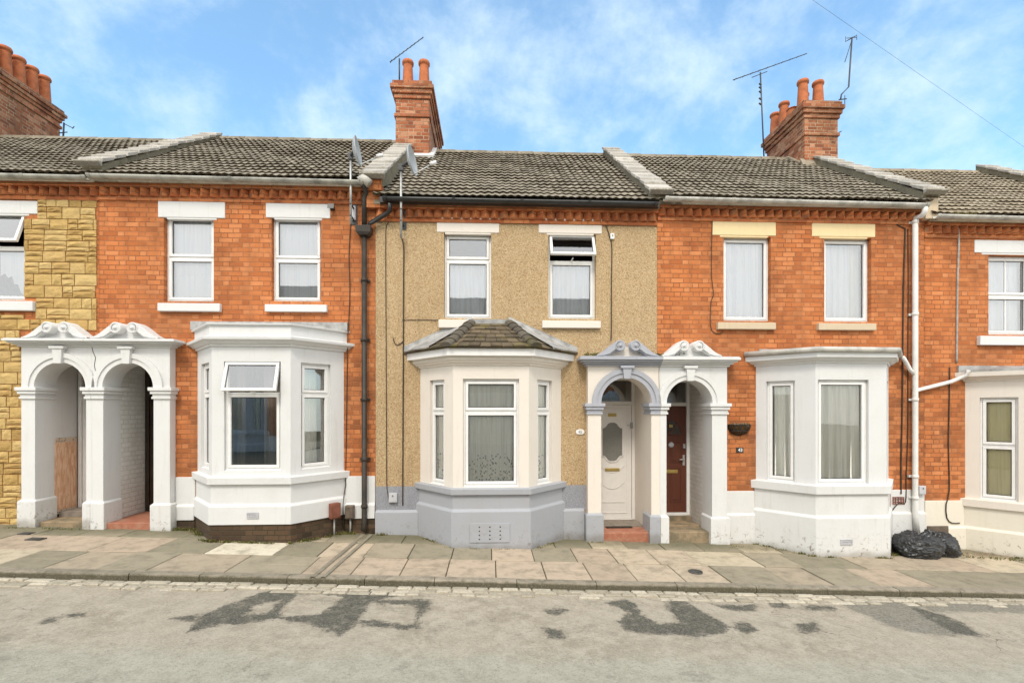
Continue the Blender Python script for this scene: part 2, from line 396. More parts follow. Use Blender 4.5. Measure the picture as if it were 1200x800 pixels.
M['upstand'] = f_tile('upstand_render', (0.22, 0.19, 0.13), (0.30, 0.26, 0.19), (0.08, 0.08, 0.04), 0.7)

# glass: mirror share by angle over clear
def f_glass(name, kf, kb):
    k = N(name); k.t.nodes.remove(k.b)
    gl = k.nd('ShaderNodeBsdfGlossy'); gl.inputs['Roughness'].default_value = 0.015; gl.inputs['Color'].default_value = (0.97, 0.98, 1, 1)
    tr = k.nd('ShaderNodeBsdfTransparent'); tr.inputs['Color'].default_value = (0.97, 0.985, 0.98, 1)
    fz = k.nd('ShaderNodeFresnel'); fz.inputs['IOR'].default_value = 1.52
    bp = k.nd('ShaderNodeBump'); bp.inputs['Distance'].default_value = 0.004; bp.inputs['Strength'].default_value = 0.35
    k.l(k.noise(1.6, 1, 0.4), bp.inputs['Height']); k.l(bp.outputs[0], gl.inputs['Normal'])
    ms = k.nd('ShaderNodeMixShader'); k.l(k.m('MINIMUM', k.m('MULTIPLY_ADD', fz.outputs[0], kf, kb), 1.0), ms.inputs[0])
    k.l(tr.outputs[0], ms.inputs[1]); k.l(gl.outputs[0], ms.inputs[2])
    k.l(ms.outputs[0], k.t.nodes['Material Output'].inputs[0]); return k.mat
M['glass'] = f_glass('window_glass', 2.4, 0.15)
M['glass_clear'] = f_glass('clear_window_glass', 1.3, 0.02)
k = N('obscure_glass', 0.25, 0.5); k.col(k.mix(k.noise(30, 3), (0.16, 0.155, 0.14), (0.24, 0.235, 0.21))); k.bump(k.noise(60, 2), 0.004); M['obscure'] = k.mat

k = N('dark_fan_glass', 0.2, 0.5); k.col((0.055, 0.042, 0.034)); M['fan_glass'] = k.mat
def f_cloth(name, c, trans=0.35, lace=False):
    k = N(name, 0.9, 0.1)
    x, y, z = k.xyz()
    fold_shade = k.mr(k.noise(9, 4, 0.55, stretch=(3, 3, 0.12)), 0.42, 0.68, 0, 0.5)  # fold shade painted into the cloth colour as upright streaks
    col = k.mix(fold_shade, c, mul(c, 0.74)); k.col(col)
    if lace:
        ti = k.nd('ShaderNodeBsdfTransparent'); mm = k.nd('ShaderNodeMixShader')
        k.l(lace, mm.inputs[0]); k.l(k.b.outputs[0], mm.inputs[1]); k.l(ti.outputs[0], mm.inputs[2])
        k.l(mm.outputs[0], k.t.nodes['Material Output'].inputs[0])
    return k
M['net'] = f_cloth('net_curtain', (0.90, 0.90, 0.91)).mat
M['cloth_ivory'] = f_cloth('ivory_curtain', (0.92, 0.89, 0.81)).mat
M['blind_olive'] = f_cloth('olive_blind', (0.84, 0.74, 0.46)).mat
M['blind_white'] = f_cloth('white_blind', (0.88, 0.88, 0.89)).mat
M['drape'] = f_cloth('grey_drape', (0.30, 0.27, 0.24)).mat
k = N('lace_curtain', 0.9, 0.1)
x, y, z = k.xyz()
k.col(k.mix(k.mr(k.noise(9, 3, 0.5, stretch=(3, 3, 0.12)), 0.4, 0.75, 0, 0.4), (0.90, 0.88, 0.81), (0.72, 0.70, 0.63)))  # upright fold shade mixed into the lace colour
vv = k.nd('ShaderNodeTexVoronoi'); vv.inputs['Scale'].default_value = 24; k.l(k.obj(), vv.inputs['Vector'])
hole = k.m('MULTIPLY', k.mr(vv.outputs['Distance'], 0.26, 0.36, 0.6, 0), k.mr(z, 1.39, 1.40, 1, 0))
hole = k.m('MAXIMUM', hole, k.mr(k.noise(14, 2, 0.5, stretch=(4, 4, 0.06)), 0.54, 0.66, 0.0, 0.14))
ti = k.nd('ShaderNodeBsdfTransparent'); mm = k.nd('ShaderNodeMixShader')
k.l(hole, mm.inputs[0]); k.l(k.b.outputs[0], mm.inputs[1]); k.l(ti.outputs[0], mm.inputs[2])
k.l(mm.outputs[0], k.t.nodes['Material Output'].inputs[0]); M['lace'] = k.mat

k = N('red_wood_door', 0.38, 0.45)
c = k.mix(k.noise(8, 6, 0.65, stretch=(6, 6, 0.35)), (0.070, 0.020, 0.011), (0.150, 0.046, 0.023)); k.col(c)
k.bump(k.noise(20, 4, 0.6, stretch=(6, 6, 0.3)), 0.002); M['door_red'] = k.mat
k = N('clay_step', 0.65, 0.3)
c = k.mix(k.mr(k.noise(8, 6, 0.65), 0.35, 0.7), (0.34, 0.125, 0.075), (0.42, 0.20, 0.125))
c = k.mix(k.mr(k.noise(4, 5, 0.7), 0.5, 0.7, 0, 0.55), c, (0.30, 0.22, 0.15)); k.col(c); k.bump(k.noise(30, 4), 0.004); M['step_red'] = k.mat
k = N('stone_step', 0.85, 0.25)
c = k.mix(k.mr(k.noise(5, 6, 0.7), 0.38, 0.66), (0.34, 0.25, 0.155), (0.17, 0.145, 0.095)); k.col(c); k.bump(k.noise(22, 5, 0.7), 0.01); M['step_stone'] = k.mat
k = N('pink_wall_tile', 0.35, 0.45)
x, y, z = k.xyz()
vein = k.noise(6, 5, 0.6, stretch=(5, 5, 0.9), dist=0.8)
c = k.mix(k.mr(vein, 0.42, 0.60), (0.60, 0.31, 0.17), (0.76, 0.50, 0.32))
c = k.mix(k.mr(k.noise(16, 4, 0.7, dist=1.2), 0.62, 0.68, 0, 0.6), c, (0.74, 0.62, 0.48)); k.col(c); M['dado'] = k.mat
k = N('patterned_border_tile', 0.4, 0.4)
vo = k.nd('ShaderNodeTexVoronoi'); vo.inputs['Scale'].default_value = 30; k.l(k.obj(), vo.inputs['Vector'])
k.col(k.mix(k.mr(vo.outputs['Distance'], 0.3, 0.4), (0.16, 0.11, 0.085), (0.60, 0.48, 0.36))); M['dado_edge'] = k.mat

# ------------------------------------------------------------------ window, curtain and opening builders
def wall_sheet(mb, F, s0, s1, z0, z1, holes, depth=0.12, n=0.0, zlow=None):
    """wall face with rectangular holes and their reveals; zlow(s) slopes the bottom edge"""
    ss = sorted({s0, s1, *[h[0] for h in holes], *[h[1] for h in holes]}); ss = [q for q in ss if s0-1e-6 <= q <= s1+1e-6]
    zz = sorted({z0, z1, *[h[2] for h in holes], *[h[3] for h in holes]}); zz = [q for q in zz if z0-1e-6 <= q <= z1+1e-6]
    for i in range(len(ss)-1):
        for j in range(len(zz)-1):
            cs, cz = (ss[i]+ss[i+1])/2, (zz[j]+zz[j+1])/2
            if any(h[0] < cs < h[1] and h[2] < cz < h[3] for h in holes): continue
            za, zb = zz[j], zz[j]
            if j == 0 and zlow: za, zb = zlow(ss[i]), zlow(ss[i+1])
            mb.quad(F.p(ss[i],n,za), F.p(ss[i+1],n,zb), F.p(ss[i+1],n,zz[j+1]), F.p(ss[i],n,zz[j+1]))
    for h in holes:
        a, b, c, d = h[:4]; dp = n-depth
        d_ = min(d, z1); c_ = max(c, z0)
        mb.quad(F.p(a,n,c_), F.p(a,n,d_), F.p(a,dp,d_), F.p(a,dp,c_))
        mb.quad(F.p(b,n,d_), F.p(b,n,c_), F.p(b,dp,c_), F.p(b,dp,d_))
        if d < z1: mb.quad(F.p(a,n,d), F.p(b,n,d), F.p(b,dp,d), F.p(a,dp,d))
        if c > z0: mb.quad(F.p(b,n,c), F.p(a,n,c), F.p(a,dp,c), F.p(b,dp,c))

def frame_rect(mb, F, s0, s1, z0, z1, t, n0, n1):
    mb.fbox(F, s0, s1, n0, n1, z1-t, z1); mb.fbox(F, s0, s1, n0, n1, z0, z0+t)
    mb.fbox(F, s0, s0+t, n0, n1, z0+t, z1-t); mb.fbox(F, s1-t, s1, n0, n1, z0+t, z1-t)

def light_(mb, gm, F, s0, s1, z0, z1, t, n0, n1, gn):
    """one sash: frame in mb with a dark seal, pane in gm"""
    mb.mi = 0; frame_rect(mb, F, s0, s1, z0, z1, t, n0, n1)
    mb.mi = 1; g = 0.009; frame_rect(mb, F, s0+t, s1-t, z0+t, z1-t, g, gn-0.004, gn+0.006); mb.mi = 0
    gm.quad(F.p(s0+t+g,gn,z0+t+g), F.p(s1-t-g,gn,z0+t+g), F.p(s1-t-g,gn,z1-t-g), F.p(s0+t+g,gn,z1-t-g))

def curtain(parent, F, s0, s1, z0, z1, n, mat, amp=0.025, wl=0.11, name='curtain', gather=0.0, label=None):
    mb = MB(); mb.sm = True; k = max(8, int((s1-s0)/0.012)); ph = random.random()*6
    rows = 7; rings = []
    for j in range(rows):
        t = j/(rows-1); z = z0+(z1-z0)*t; ring = []
        for i in range(k+1):
            s = s0+(s1-s0)*i/k
            f = math.sin(2*math.pi*s/wl+ph+1.3*math.sin(3.1*s+ph)) + 0.5*math.sin(2*math.pi*s/(wl*0.47)+2*ph+0.8*t)
            ring.append(F.p(s + gather*(0.5-abs(t-0.5))*(0.5-i/k)*2, n+amp*f*(0.55+0.45*(1-t)), z))
        rings.append(ring)
    mb.loft(rings)
    o = mb.build(name, mat, parent)
    if label: o['label'] = label
    return o

def window(house, F, s0, s1, z0, z1, n=-0.085, split=None, kind='two', open_top=None, t=0.042, cover=None,
           sill=None, lintel=None, sill_mat='white', lintel_mat='white', label=None, frame_mat='upvc', glass='glass'):
    """split: heights of the transoms; kind two|one|bars; open_top: swing of the upper sash (metres at its foot)"""
    mb = MB(); gm = MB(); T = 0.032; d0, d1 = n-0.06, n
    frame_rect(mb, F, s0, s1, z0, z1, T, d0, d1)
    a, b, c, d = s0+T, s1-T, z0+T, z1-T
    zs = [c] + sorted(split or []) + [d]
    for i in range(len(zs)-1):
        lo = zs[i] + (0.014 if i else 0); hi = zs[i+1] - (0.014 if i < len(zs)-2 else 0)
        if i: mb.fbox(F, a, b, d0, d1-0.002, zs[i]-0.014, zs[i]+0.014)
        if open_top is not None and i == len(zs)-2:
            G = Tilt(F, hi, n+0.012, open_top/(hi-lo))
            light_(mb, gm, G, a-0.012, b+0.012, lo-0.012, hi+0.012, t, 0.0, 0.045, 0.02)
            mb.fbox(F, (a+b)/2-0.01, (a+b)/2+0.01, n-0.03, n+open_top*0.8, lo-0.005, lo+0.01)
        elif kind == 'fixed' or (kind == 'two' and i == 0 and False):
            light_(mb, gm, F, a, b, lo, hi, 0.012, d0+0.012, d1-0.012, n-0.035)
        else:
            light_(mb, gm, F, a+0.002, b-0.002, lo+0.002, hi-0.002, t, d0+0.01, d1+0.014, n-0.022)
        if kind == 'bars': mb.fbox(F, (a+b)/2-0.010, (a+b)/2+0.010, n-0.036, n-0.010, lo+t, hi-t)
    mb.fbox(F, s0+0.01, s1-0.01, d0, d1+0.045, z0-0.022, z0+0.008)      # the frame's own weather sill
    w_ = mb.build('window', [M[frame_mat], M['gasket']], house, 0.004, 1)
    if label: w_['label'] = label
    gm.build('pane', M[glass], w_)
    if sill:
        q = MB(); q.fbox(F, sill[0], sill[1], -0.09, 0.065, sill[2], sill[3]); q.build('sill', M[sill_mat], w_, 0.008)
    if lintel:
        q = MB(); q.fbox(F, lintel[0], lintel[1], -0.06, 0.012, lintel[2], lintel[3])
        q.fbox(F, lintel[0]+0.13, lintel[1]-0.13, -0.061, 0.004, lintel[2]-0.03, lintel[2]+0.004)
        q.build('lintel', M[lintel_mat], w_, 0.008)
    if cover: cover(w_, F, s0+T, s1-T, z0+T*0.5, z1-T*0.5, n)
    return w_
class Tilt:                                      # a sash hinged at height zt, foot swung outward
    def __init__(f, F, zt, n0, k): f.F, f.zt, f.n0, f.k = F, zt, n0, k; q = math.sqrt(1+k*k); f.c = 1/q; f.s = k/q
    def p(f, s, n, z):
        dz = f.zt - z
        return f.F.p(s, f.n0 + dz*f.s + n*f.c, f.zt - dz*f.c + n*f.s)

def cov(mat, amp=0.025, wl=0.11, back=0.075, z_frac=(0, 1), s_frac=(0, 1), name='curtain', label=None):
    def g(w_, F, a, b, c, d, n):
        curtain(w_, F, a+(b-a)*s_frac[0], a+(b-a)*s_frac[1], c+(d-c)*z_frac[0], c+(d-c)*z_frac[1], n-back, M[mat], amp, wl, name, label=label)
    return g
def covs(*fs):
    def g(*a):
        for f in fs: f(*a)
    return g

# ------------------------------------------------------------------ roof, parapets, gutters, chimneys
YR = 3.2; YE = -0.16
def roof_z(H, y): return H['ez'] + (y-YE)*(H['rz']-H['ez'])/(YR-YE)
def roof(H, house):
    x0, x1 = H['x0'], H['x1']; mb = MB(); mb.sm = True
    L = math.hypot(YR-YE, H['rz']-H['ez']); ty, tz = (YR-YE)/L, (H['rz']-H['ez'])/L; ny, nz = -tz, ty
    n = 18; st = L/n; wv = 0.120; k = 6
    cols = int(round((x1-x0)/wv)); wv = (x1-x0)/cols
    def wave(f):                                  # a roll and a pan in each period
        return 0.016*(0.5+0.5*math.cos(2*math.pi*f))**0.9
    for i in range(n):
        base = i*st - 0.01; sag = lambda x: 0.006*math.sin(x*2.3+i*0.9)
        for cidx in range(cols):
            mb.rv = random.random(); dz = random.uniform(-0.004, 0.005); ds = random.uniform(-0.007, 0.007)-(0.03 if random.random() < 0.006 else 0)
            r0, r1, r2 = [], [], []
            for q in range(k+1):
                x = x0 + (cidx+q/k)*wv; h = wave(q/k)
                def pt(s_, hh): return (x, YE+ty*s_+ny*hh, H['ez']+tz*s_+nz*hh)
                r0.append(pt(base+ds+0.022, h-0.004+sag(x))); r1.append(pt(base+ds, h+0.031+dz+sag(x))); r2.append(pt(base+st+0.05, h+0.002+sag(x)))
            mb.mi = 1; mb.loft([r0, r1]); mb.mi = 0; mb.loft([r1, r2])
    mb.sm = False; mb.rv = 0.4
    e = H['ez']
    mb.prism_x([(YE+0.05, e-0.05), (YR, H['rz']-0.02), (2*YR-YE, e-0.05), (2*YR-YE, e-0.12), (YR, H['rz']-0.12), (YE+0.05, e-0.11)], x0, x1)
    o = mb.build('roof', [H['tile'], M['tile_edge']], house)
    rb = MB(); rb.sm = True; nseg = max(2, int((x1-x0)/0.33)); sw = (x1-x0)/nseg
    for i in range(nseg):                         # half-round ridge tiles
        rb.rv = random.random(); a = x0+i*sw; z = H['rz']-0.045+random.uniform(-0.004, 0.004); rings = []
        for x, rr in ((a, 0.10), (a+sw-0.012, 0.105), (a+sw-0.011, 0.09), (a+sw, 0.09)):
            rings.append([(x, YR-rr*math.cos(t*math.pi/8), z+rr*math.sin(t*math.pi/8)) for t in range(9)])
        rb.loft(rings)
    rb.build('ridge', H['tile'], o)
    return o
def parapet(H, house, x, zfun, y_end, upmat='upstand', y0=-0.18, hw=0.185, kneel=0.04, kmat='coping', front_drop=0.10):
    mb = MB(); slices = 1
    poly = [(y0+0.05, zfun(y0)-front_drop-0.05), (y0+0.05, zfun(y0)-0.05), (y_end, zfun(y_end)-0.05), (y_end, zfun(y_end)-0.75)]
    mb.prism_x(poly[::-1], x-hw+0.035, x+hw-0.035)
    o = mb.build('party_parapet', M[upmat], house)
    q = MB(); L = math.hypot(y_end-y0, zfun(y_end)-zfun(y0)); n = int(L/0.30)
    for i in range(n):
        q.rv = random.random(); a, b = y0+(y_end-y0)*i/n, y0+(y_end-y0)*(i+1)/n-0.022
        lift = random.uniform(-0.006, 0.010); sk = random.uniform(-0.008, 0.008)
        za, zb = zfun(a)+lift, zfun(b)+lift-0.012
        q.prism_x([(a, za-0.05), (b, zb-0.05), (b, zb), (a, za+0.012)][::-1], x-hw+sk, x+hw+sk)
    q.build('coping', M['coping'], o, 0.006, 1)
    kn = MB(); z = zfun(y0); d0 = kneel          # kneeler stone at the foot
    kn.prism_x([(y0-0.10, z-0.04-d0), (y0-0.10, z-0.055), (y0-0.004, z-0.045), (y0-0.004, z-0.08-d0)][::-1], x-hw-0.005, x+hw+0.005)
    kn.build('kneeler', M[kmat], o, 0.008)
    return o
def gutter(H, house, x0, x1, z, mat, sag=0.0, name='gutter'):
    mb = MB(); mb.sm = True; r_ = 0.058; y = YE-0.055; rings = []
    nn = 10
    for i in range(nn+1):
        x = x0+(x1-x0)*i/nn; zz = z+sag*(i/nn-0.5)
        out = [(x, y-r_*math.cos(t*math.pi/8), zz-r_*math.sin(t*math.pi/8)) for t in range(9)]
        inn = [(x, y-(r_-0.008)*math.cos(t*math.pi/8), zz-(r_-0.008)*math.sin(t*math.pi/8)) for t in range(8,-1,-1)]
        rings.append(out+inn)
    mb.loft(rings, True, True, True)
    o = mb.build(name, M[mat], house)
    n = max(2, int((x1-x0)/0.9))
    for i in range(n+1):
        b = MB(); x = x0+0.03+(x1-x0-0.06)*i/n; zz = z+sag*(i/n-0.5)
        ring = lambda xx: [(xx, y-(r_+0.007)*math.cos(t*math.pi/8), zz+0.004-(r_+0.007)*math.sin(t*math.pi/8)) for t in range(9)]
        b.loft([ring(x-0.025), ring(x+0.025)])
        b.build('bracket', M[mat], o)
    return o
def dentils(H, house, x0, x1, z_top, mat='brick_trim'):
    """corbelled eaves: projecting course, dog-tooth course, string course"""
    mb = MB()
    mb.box(x0, x1, -0.085, 0.05, z_top-0.085, z_top)
    n = int(round((x1-x0)/0.152)); w_ = (x1-x0)/n; zt = z_top-0.089
    for i in range(n):
        c = x0+(i+0.5)*w_; q = random.uniform(-0.006, 0.006); tilt = random.uniform(-0.006, 0.006)
        mb.add([(c-w_*0.49, 0.0, zt-0.125), (c+q, -0.085, zt-0.125+tilt), (c+w_*0.49, 0.0, zt-0.125),
                (c-w_*0.48, 0.0, zt), (c+q, -0.085, zt), (c+w_*0.48, 0.0, zt)], [(0,1,4,3),(1,2,5,4),(2,1,0),(3,4,5)])
    mb.box(x0, x1, -0.024, 0.05, zt-0.19, zt-0.129)
    return mb.build('dentil_course', M[mat], house, 0.004, 1)
def chimney(house, x0, x1, y0, y1, zb, zstr, zcap0, zcap1, pots, label=None):
    mb = MB()
    mb.box(x0, x1, y0, y1, zb, zstr)
    mb.box(x0-0.03, x1+0.03, y0-0.03, y1+0.03, zstr, zstr+0.075)
    mb.box(x0, x1, y0, y1, zstr+0.075, zcap0)
    h = (zcap1-zcap0)/4
    for i, pr in enumerate((0.03, 0.065, 0.10, 0.06)):
        mb.box(x0-pr, x1+pr, y0-pr, y1+pr, zcap0+h*i, zcap0+h*(i+1))
    o = mb.build('chimney', M['brick_old'], house, 0.008, 1)
    if label: o['label'] = label
    fl = MB(); a = 0.04
    nx, ny = 6, 10; rings = []
    for j in range(ny+1):
        ring = []
        for i in range(nx+1):
            e = min(i, nx-i, j, ny-j)
            ring.append((x0-a+(x1-x0+2*a)*i/nx, y0-a+(y1-y0+2*a)*j/ny, zcap1+(0.0 if e == 0 else 0.07+random.uniform(-0.012, 0.02))))
        rings.append(ring)
    fl.loft(rings); fl.build('flaunching', M['mortar'], o)
    fb = MB()                                     # mortar and lead at the foot
    fb.box(x0-0.05, x1+0.05, y0-0.05, y0-0.002, zb, zb+0.62); 
    for px_, py_, h_, r_ in pots:
        q = MB()
        q.lathe((px_, py_, zcap1), [(r_*1.05, 0.0), (r_*1.02, 0.12), (r_*0.86, h_*0.8), (r_*0.86, h_*0.86), (r_*1.06, h_*0.88), (r_*1.08, h_*0.95), (r_*0.98, h_), (r_*0.78, h_), (r_*0.72, h_*0.7), (r_*0.7, 0.1)], 18)
        q.build('chimney_pot', M['terracotta'], o)
    return o

# ------------------------------------------------------------------ bays
class Bay:
    def __init__(b, xc, W=2.27, w=1.12, d=0.65): b.xc, b.W, b.w, b.d = xc, W, w, d
    def plan(b, o=0.0, y_in=0.0):
        fl = Vector((b.xc-b.w/2, -b.d)); l = Vector((b.xc-b.W/2, 0)); dv_ = (fl-l).normalized(); nv = Vector((dv_.y, -dv_.x))
        nv = nv if nv.x < 0 else -nv
        p0 = l+nv*o; 
        t0 = (y_in-p0.y)/dv_.y; t1 = (-b.d-o-p0.y)/dv_.y
        A = p0+dv_*t0; B = p0+dv_*t1
        return [(A.x, A.y), (B.x, B.y), (2*b.xc-B.x, B.y), (2*b.xc-A.x, A.y)]
    def frames(b):
        q = b.plan()
        return [Fr(*q[i], q[i+1][0]-q[i][0], q[i+1][1]-q[i][1]) for i in range(3)]
    def prof(b, prof, y_in=0.02, zl=None):        # prof [(z, offset)] bottom to top
        mb = MB()
        rings = []
        for i, (z, o) in enumerate(prof):
            pl = b.plan(o, y_in)
            rings.append([(x, y, zl(x) if (zl and i == 0) else z) for x, y in pl])
        mb.loft(rings); return mb

# ------------------------------------------------------------------ porches
def rect_prism(mb, x0, x1, y0, y1, z0, z1): mb.box(x0, x1, y0, y1, z0, z1)
def porch(house, zg, xo, xi, op, zs, r, z_top, cor, ped, YF=-0.14, YB=0.22, mats=None, party='right'):
    """xo outer edge, xi party edge, op (x0,x1) the opening; zs springing; cor (z0,z1); ped top"""
    m = mats; xa, xb = min(xo, xi), max(xo, xi)
    x0, x1 = op; xc = (x0+x1)/2
    mb = MB(); n = 24
    mb.box(xa, x0, YF, YB, zg-0.15, zs); mb.box(x1, xb, YF, YB, zg-0.15, zs)
    arc = [(xc+r*math.cos(math.pi*(1-i/n)), zs+r*math.sin(math.pi*(1-i/n))) for i in range(n+1)]
    top = [(xa+(xb-xa)*(arc[i][0]-x0)/(x1-x0) if 0 < i < n else (xa if i == 0 else xb), z_top) for i in range(n+1)]
    for yy, flip in ((YF, 0), (YB, 1)):
        for i in range(n):
            q = [(arc[i][0],yy,arc[i][1]), (arc[i+1][0],yy,arc[i+1][1]), (top[i+1][0],yy,z_top), (top[i][0],yy,z_top)]
            mb.quad(*(q[::-1] if flip else q))
        for a_, b_, c_ in ((xa, x0, 0), (x1, xb, n)):
            q = [(a_,yy,zs), (b_,yy,zs), (top[c_][0],yy,z_top)]
            q = q[::-1] if flip else q
            mb.add(q, [(0,1,2)])
    for i in range(n):
        mb.quad((arc[i+1][0],YF,arc[i+1][1]), (arc[i][0],YF,arc[i][1]), (arc[i][0],YB,arc[i][1]), (arc[i+1][0],YB,arc[i+1][1]))
    mb.quad((xa,YF,z_top),(xb,YF,z_top),(xb,YB,z_top),(xa,YB,z_top))
    mb.quad((xa,YF,zs),(xa,YF,z_top),(xa,YB,z_top),(xa,YB,zs)); mb.quad((xb,YF,zs),(xb,YB,zs),(xb,YB,z_top),(xb,YF,z_top))
    pr = mb.build('porch', M[m['wall']], house)
    # archivolt: two stepped rings
    a = MB()
    for ra, rb, pj in ((r+0.002, r+0.075, 0.018), (r+0.075, r+0.150, 0.036)):
        for i in range(n):
            t0, t1 = math.pi*(1-i/n), math.pi*(1-(i+1)/n)
            def pt(rr, t, y): return (xc+rr*math.cos(t), y, zs+rr*math.sin(t))
            a.quad(pt(ra,t0,YF-pj), pt(ra,t1,YF-pj), pt(rb,t1,YF-pj), pt(rb,t0,YF-pj))
            a.quad(pt(rb,t0,YF-pj), pt(rb,t1,YF-pj), pt(rb,t1,YF), pt(rb,t0,YF))
            a.quad(pt(ra,t1,YF-pj), pt(ra,t0,YF-pj), pt(ra,t0,YF), pt(ra,t1,YF))
    a.build('archivolt', M[m['trim']], pr)
    # capitals and bases; the party side stops at the party line
    lo_l = 0.0 if xa == xi else 1.0; lo_r = 0.0 if xb == xi else 1.0
    ch = 0.18
    for ca, cb, fl, fr in ((xa, x0, lo_l, 1.0), (x1, xb, 1.0, lo_r)):
        c = MB()
        for zz0, zz1, pj in ((0.0, 0.035, 0.022), (0.035, 0.075, 0.012), (0.075, 0.125, 0.035), (0.125, ch, 0.055)):
            c.box(ca-pj*fl, cb+pj*fr, YF-pj-0.002, YB-0.01, zs-ch+zz0, zs-ch+zz1-0.0015)
        c.build('capital', M[m['trim']], pr, 0.006, 2)
        b_ = MB(); bh = m.get('bh', 0.42); gl_ = gz((ca+cb)/2)
        b_.box(ca-0.035*fl, cb+0.035*fr, YF-0.037, YB-0.012, gl_-0.12, gl_+bh-0.03)
        A = [(ca-0.035*fl, YF-0.037), (cb+0.035*fr, YF-0.037), (cb+0.035*fr, YB-0.012), (ca-0.035*fl, YB-0.012)]
        B = [(ca-0.004*fl, YF-0.004), (cb+0.004*fr, YF-0.004), (cb+0.004*fr, YB-0.012), (ca-0.004*fl, YB-0.012)]
        b_.loft([[(x,y,gl_+bh-0.03) for x,y in A], [(x,y,gl_+bh) for x,y in B]], True)
        b_.build('plinth_block', M[m['base']], pr, 0.008, 2)
    # keystone
    kz = MB(); w0, w1 = 0.052, 0.078; y0, y1 = zs+r-0.02, cor[0]+0.01
    kz.loft([[(xc-w0,YF-0.065,y0),(xc+w0,YF-0.065,y0),(xc+w0,YF,y0),(xc-w0,YF,y0)], [(xc-w1,YF-0.075,y1),(xc+w1,YF-0.075,y1),(xc+w1,YF,y1),(xc-w1,YF,y1)]], True, True, True)
    kz.box(xc-w1-0.03, xc+w1+0.03, YF-0.09, YF, y1-0.045, y1-0.002)
    kz.build('keystone', M[m['trim']], pr, 0.006)
    # cornice
    c = MB(); h = cor[1]-cor[0]
    el_ = 0.0 if xa == xi else 1.0; er_ = 0.0 if xb == xi else 1.0
    for f0, f1, pj in ((0, 0.22, 0.035), (0.22, 0.42, 0.075), (0.42, 0.62, 0.12), (0.62, 0.9, 0.155), (0.9, 1.0, 0.14)):
        c.box(xa-pj*el_, xb+pj*er_, YF-pj, YB-0.02, cor[0]+h*f0, cor[0]+h*f1-0.0015)
    c.build('cornice', M[m['trim']], pr, 0.007, 2)
    # swan-neck pediment
    zc = cor[1]; hh = ped-zc; sc_r = 0.088
    p_ = MB(); pm = MB()
    sc_r = 0.086
    for sgn in (1, -1):
        tail_x = max(xa+0.01, min(xb-0.01, xc - sgn*0.49))
        ex = xc - sgn*0.124                        # scroll centre
        ns = 18; tx = ex
        for dep, inset in ((YF-0.075, 0.0), (YF-0.10, 0.025)):
            up, dn = [], []
            for i in range(ns+1):
                t = i/ns; x = tail_x+(ex-tail_x)*t; s_ = t*t*(3-2*t)
                z = zc+0.03+(hh-0.03)*(0.3*t+0.7*s_); th = 0.035+0.105*min(1, t*1.8)
                up.append((x, z-inset)); dn.append((x, max(zc-0.004, z-th+inset)))
            for i in range(ns):
                q = [dn[i], dn[i+1], up[i+1], up[i]]
                if sgn < 0: q = [dn[i+1], dn[i], up[i], up[i+1]]
                p_.prism(q, dep, YF+0.16)
        cz = ped-sc_r
        p_.lathe((ex, YF-0.10, cz), [(sc_r, -0.26), (sc_r, 0.0), (sc_r-0.012, 0.012), (sc_r-0.026, 0.0), (sc_r-0.034, 0.0), (sc_r-0.044, 0.010), (sc_r-0.056, 0.0), (0.026, 0.004), (0.022, 0.022), (0.001, 0.028)], 24, axis='Y')
    p_.build('swan_neck_pediment', M[m['trim']], pr)
    t_ = MB(); t_.prism([(xc-0.36, zc), (xc+0.36, zc), (xc+0.10, zc+hh*0.55), (xc, zc+hh*0.66), (xc-0.10, zc+hh*0.55)], YF+0.02, YF+0.155)
    t_.build('tympanum', M[m['tymp']], pr)
    return pr
def sgn_out(a, b): return a != b

def recess(house, x0, x1, y0, y1, z0, z1, mats, zfloor):
    """passage behind the arch: two side walls and a soffit; floor is the step"""
    for (xw, mat, nm) in ((x0, mats[0], 'recess_wall'), (x1, mats[1], 'recess_wall')):
        if mat is None: continue
        q = MB(); t = 0.02
        if xw == x0: q.quad((xw,y1,z0-0.2),(xw,y0,z0-0.2),(xw,y0,z1),(xw,y1,z1))
        else: q.quad((xw,y0,z0-0.2),(xw,y1,z0-0.2),(xw,y1,z1),(xw,y0,z1))
        q.build(nm, M[mat], house)
    q = MB(); q.quad((x0,y0,z1),(x1,y0,z1),(x1,y1,z1),(x0,y1,z1)); q.build('recess_soffit', M['white'], house)

# ================================================================== ground, road, pavement
KERB_Y = -2.125
def sheet(name, xs, ys, zf, mat, kind='structure'):
    xs, ys = np.asarray(xs), np.asarray(ys)
    X, Y = np.meshgrid(xs, ys); nx, ny = len(xs), len(ys)
    Z = zf(X, Y)
    me = bpy.data.meshes.new(name)
    idx = np.arange(nx*ny).reshape(ny, nx)
    f = np.stack([idx[:-1,:-1], idx[:-1,1:], idx[1:,1:], idx[1:,:-1]], -1).reshape(-1, 4)
    me.from_pydata(np.stack([X, Y, Z], -1).reshape(-1, 3).tolist(), [], f.tolist())
    me.materials.append(mat); me.update()
    me.polygons.foreach_set('use_smooth', [True]*len(me.polygons))
    o = bpy.data.objects.new(name, me); COL.objects.link(o); o['kind'] = kind
    return o, X, Y

k = N('soil', 0.95, 0.1); k.col(k.mix(k.noise(0.5, 5), (0.10, 0.09, 0.05), (0.16, 0.14, 0.08)))
sheet('ground', np.linspace(-400, 400, 21), np.linspace(-400, 400, 21), lambda X, Y: -SLOPE*X - 0.32, k.mat)

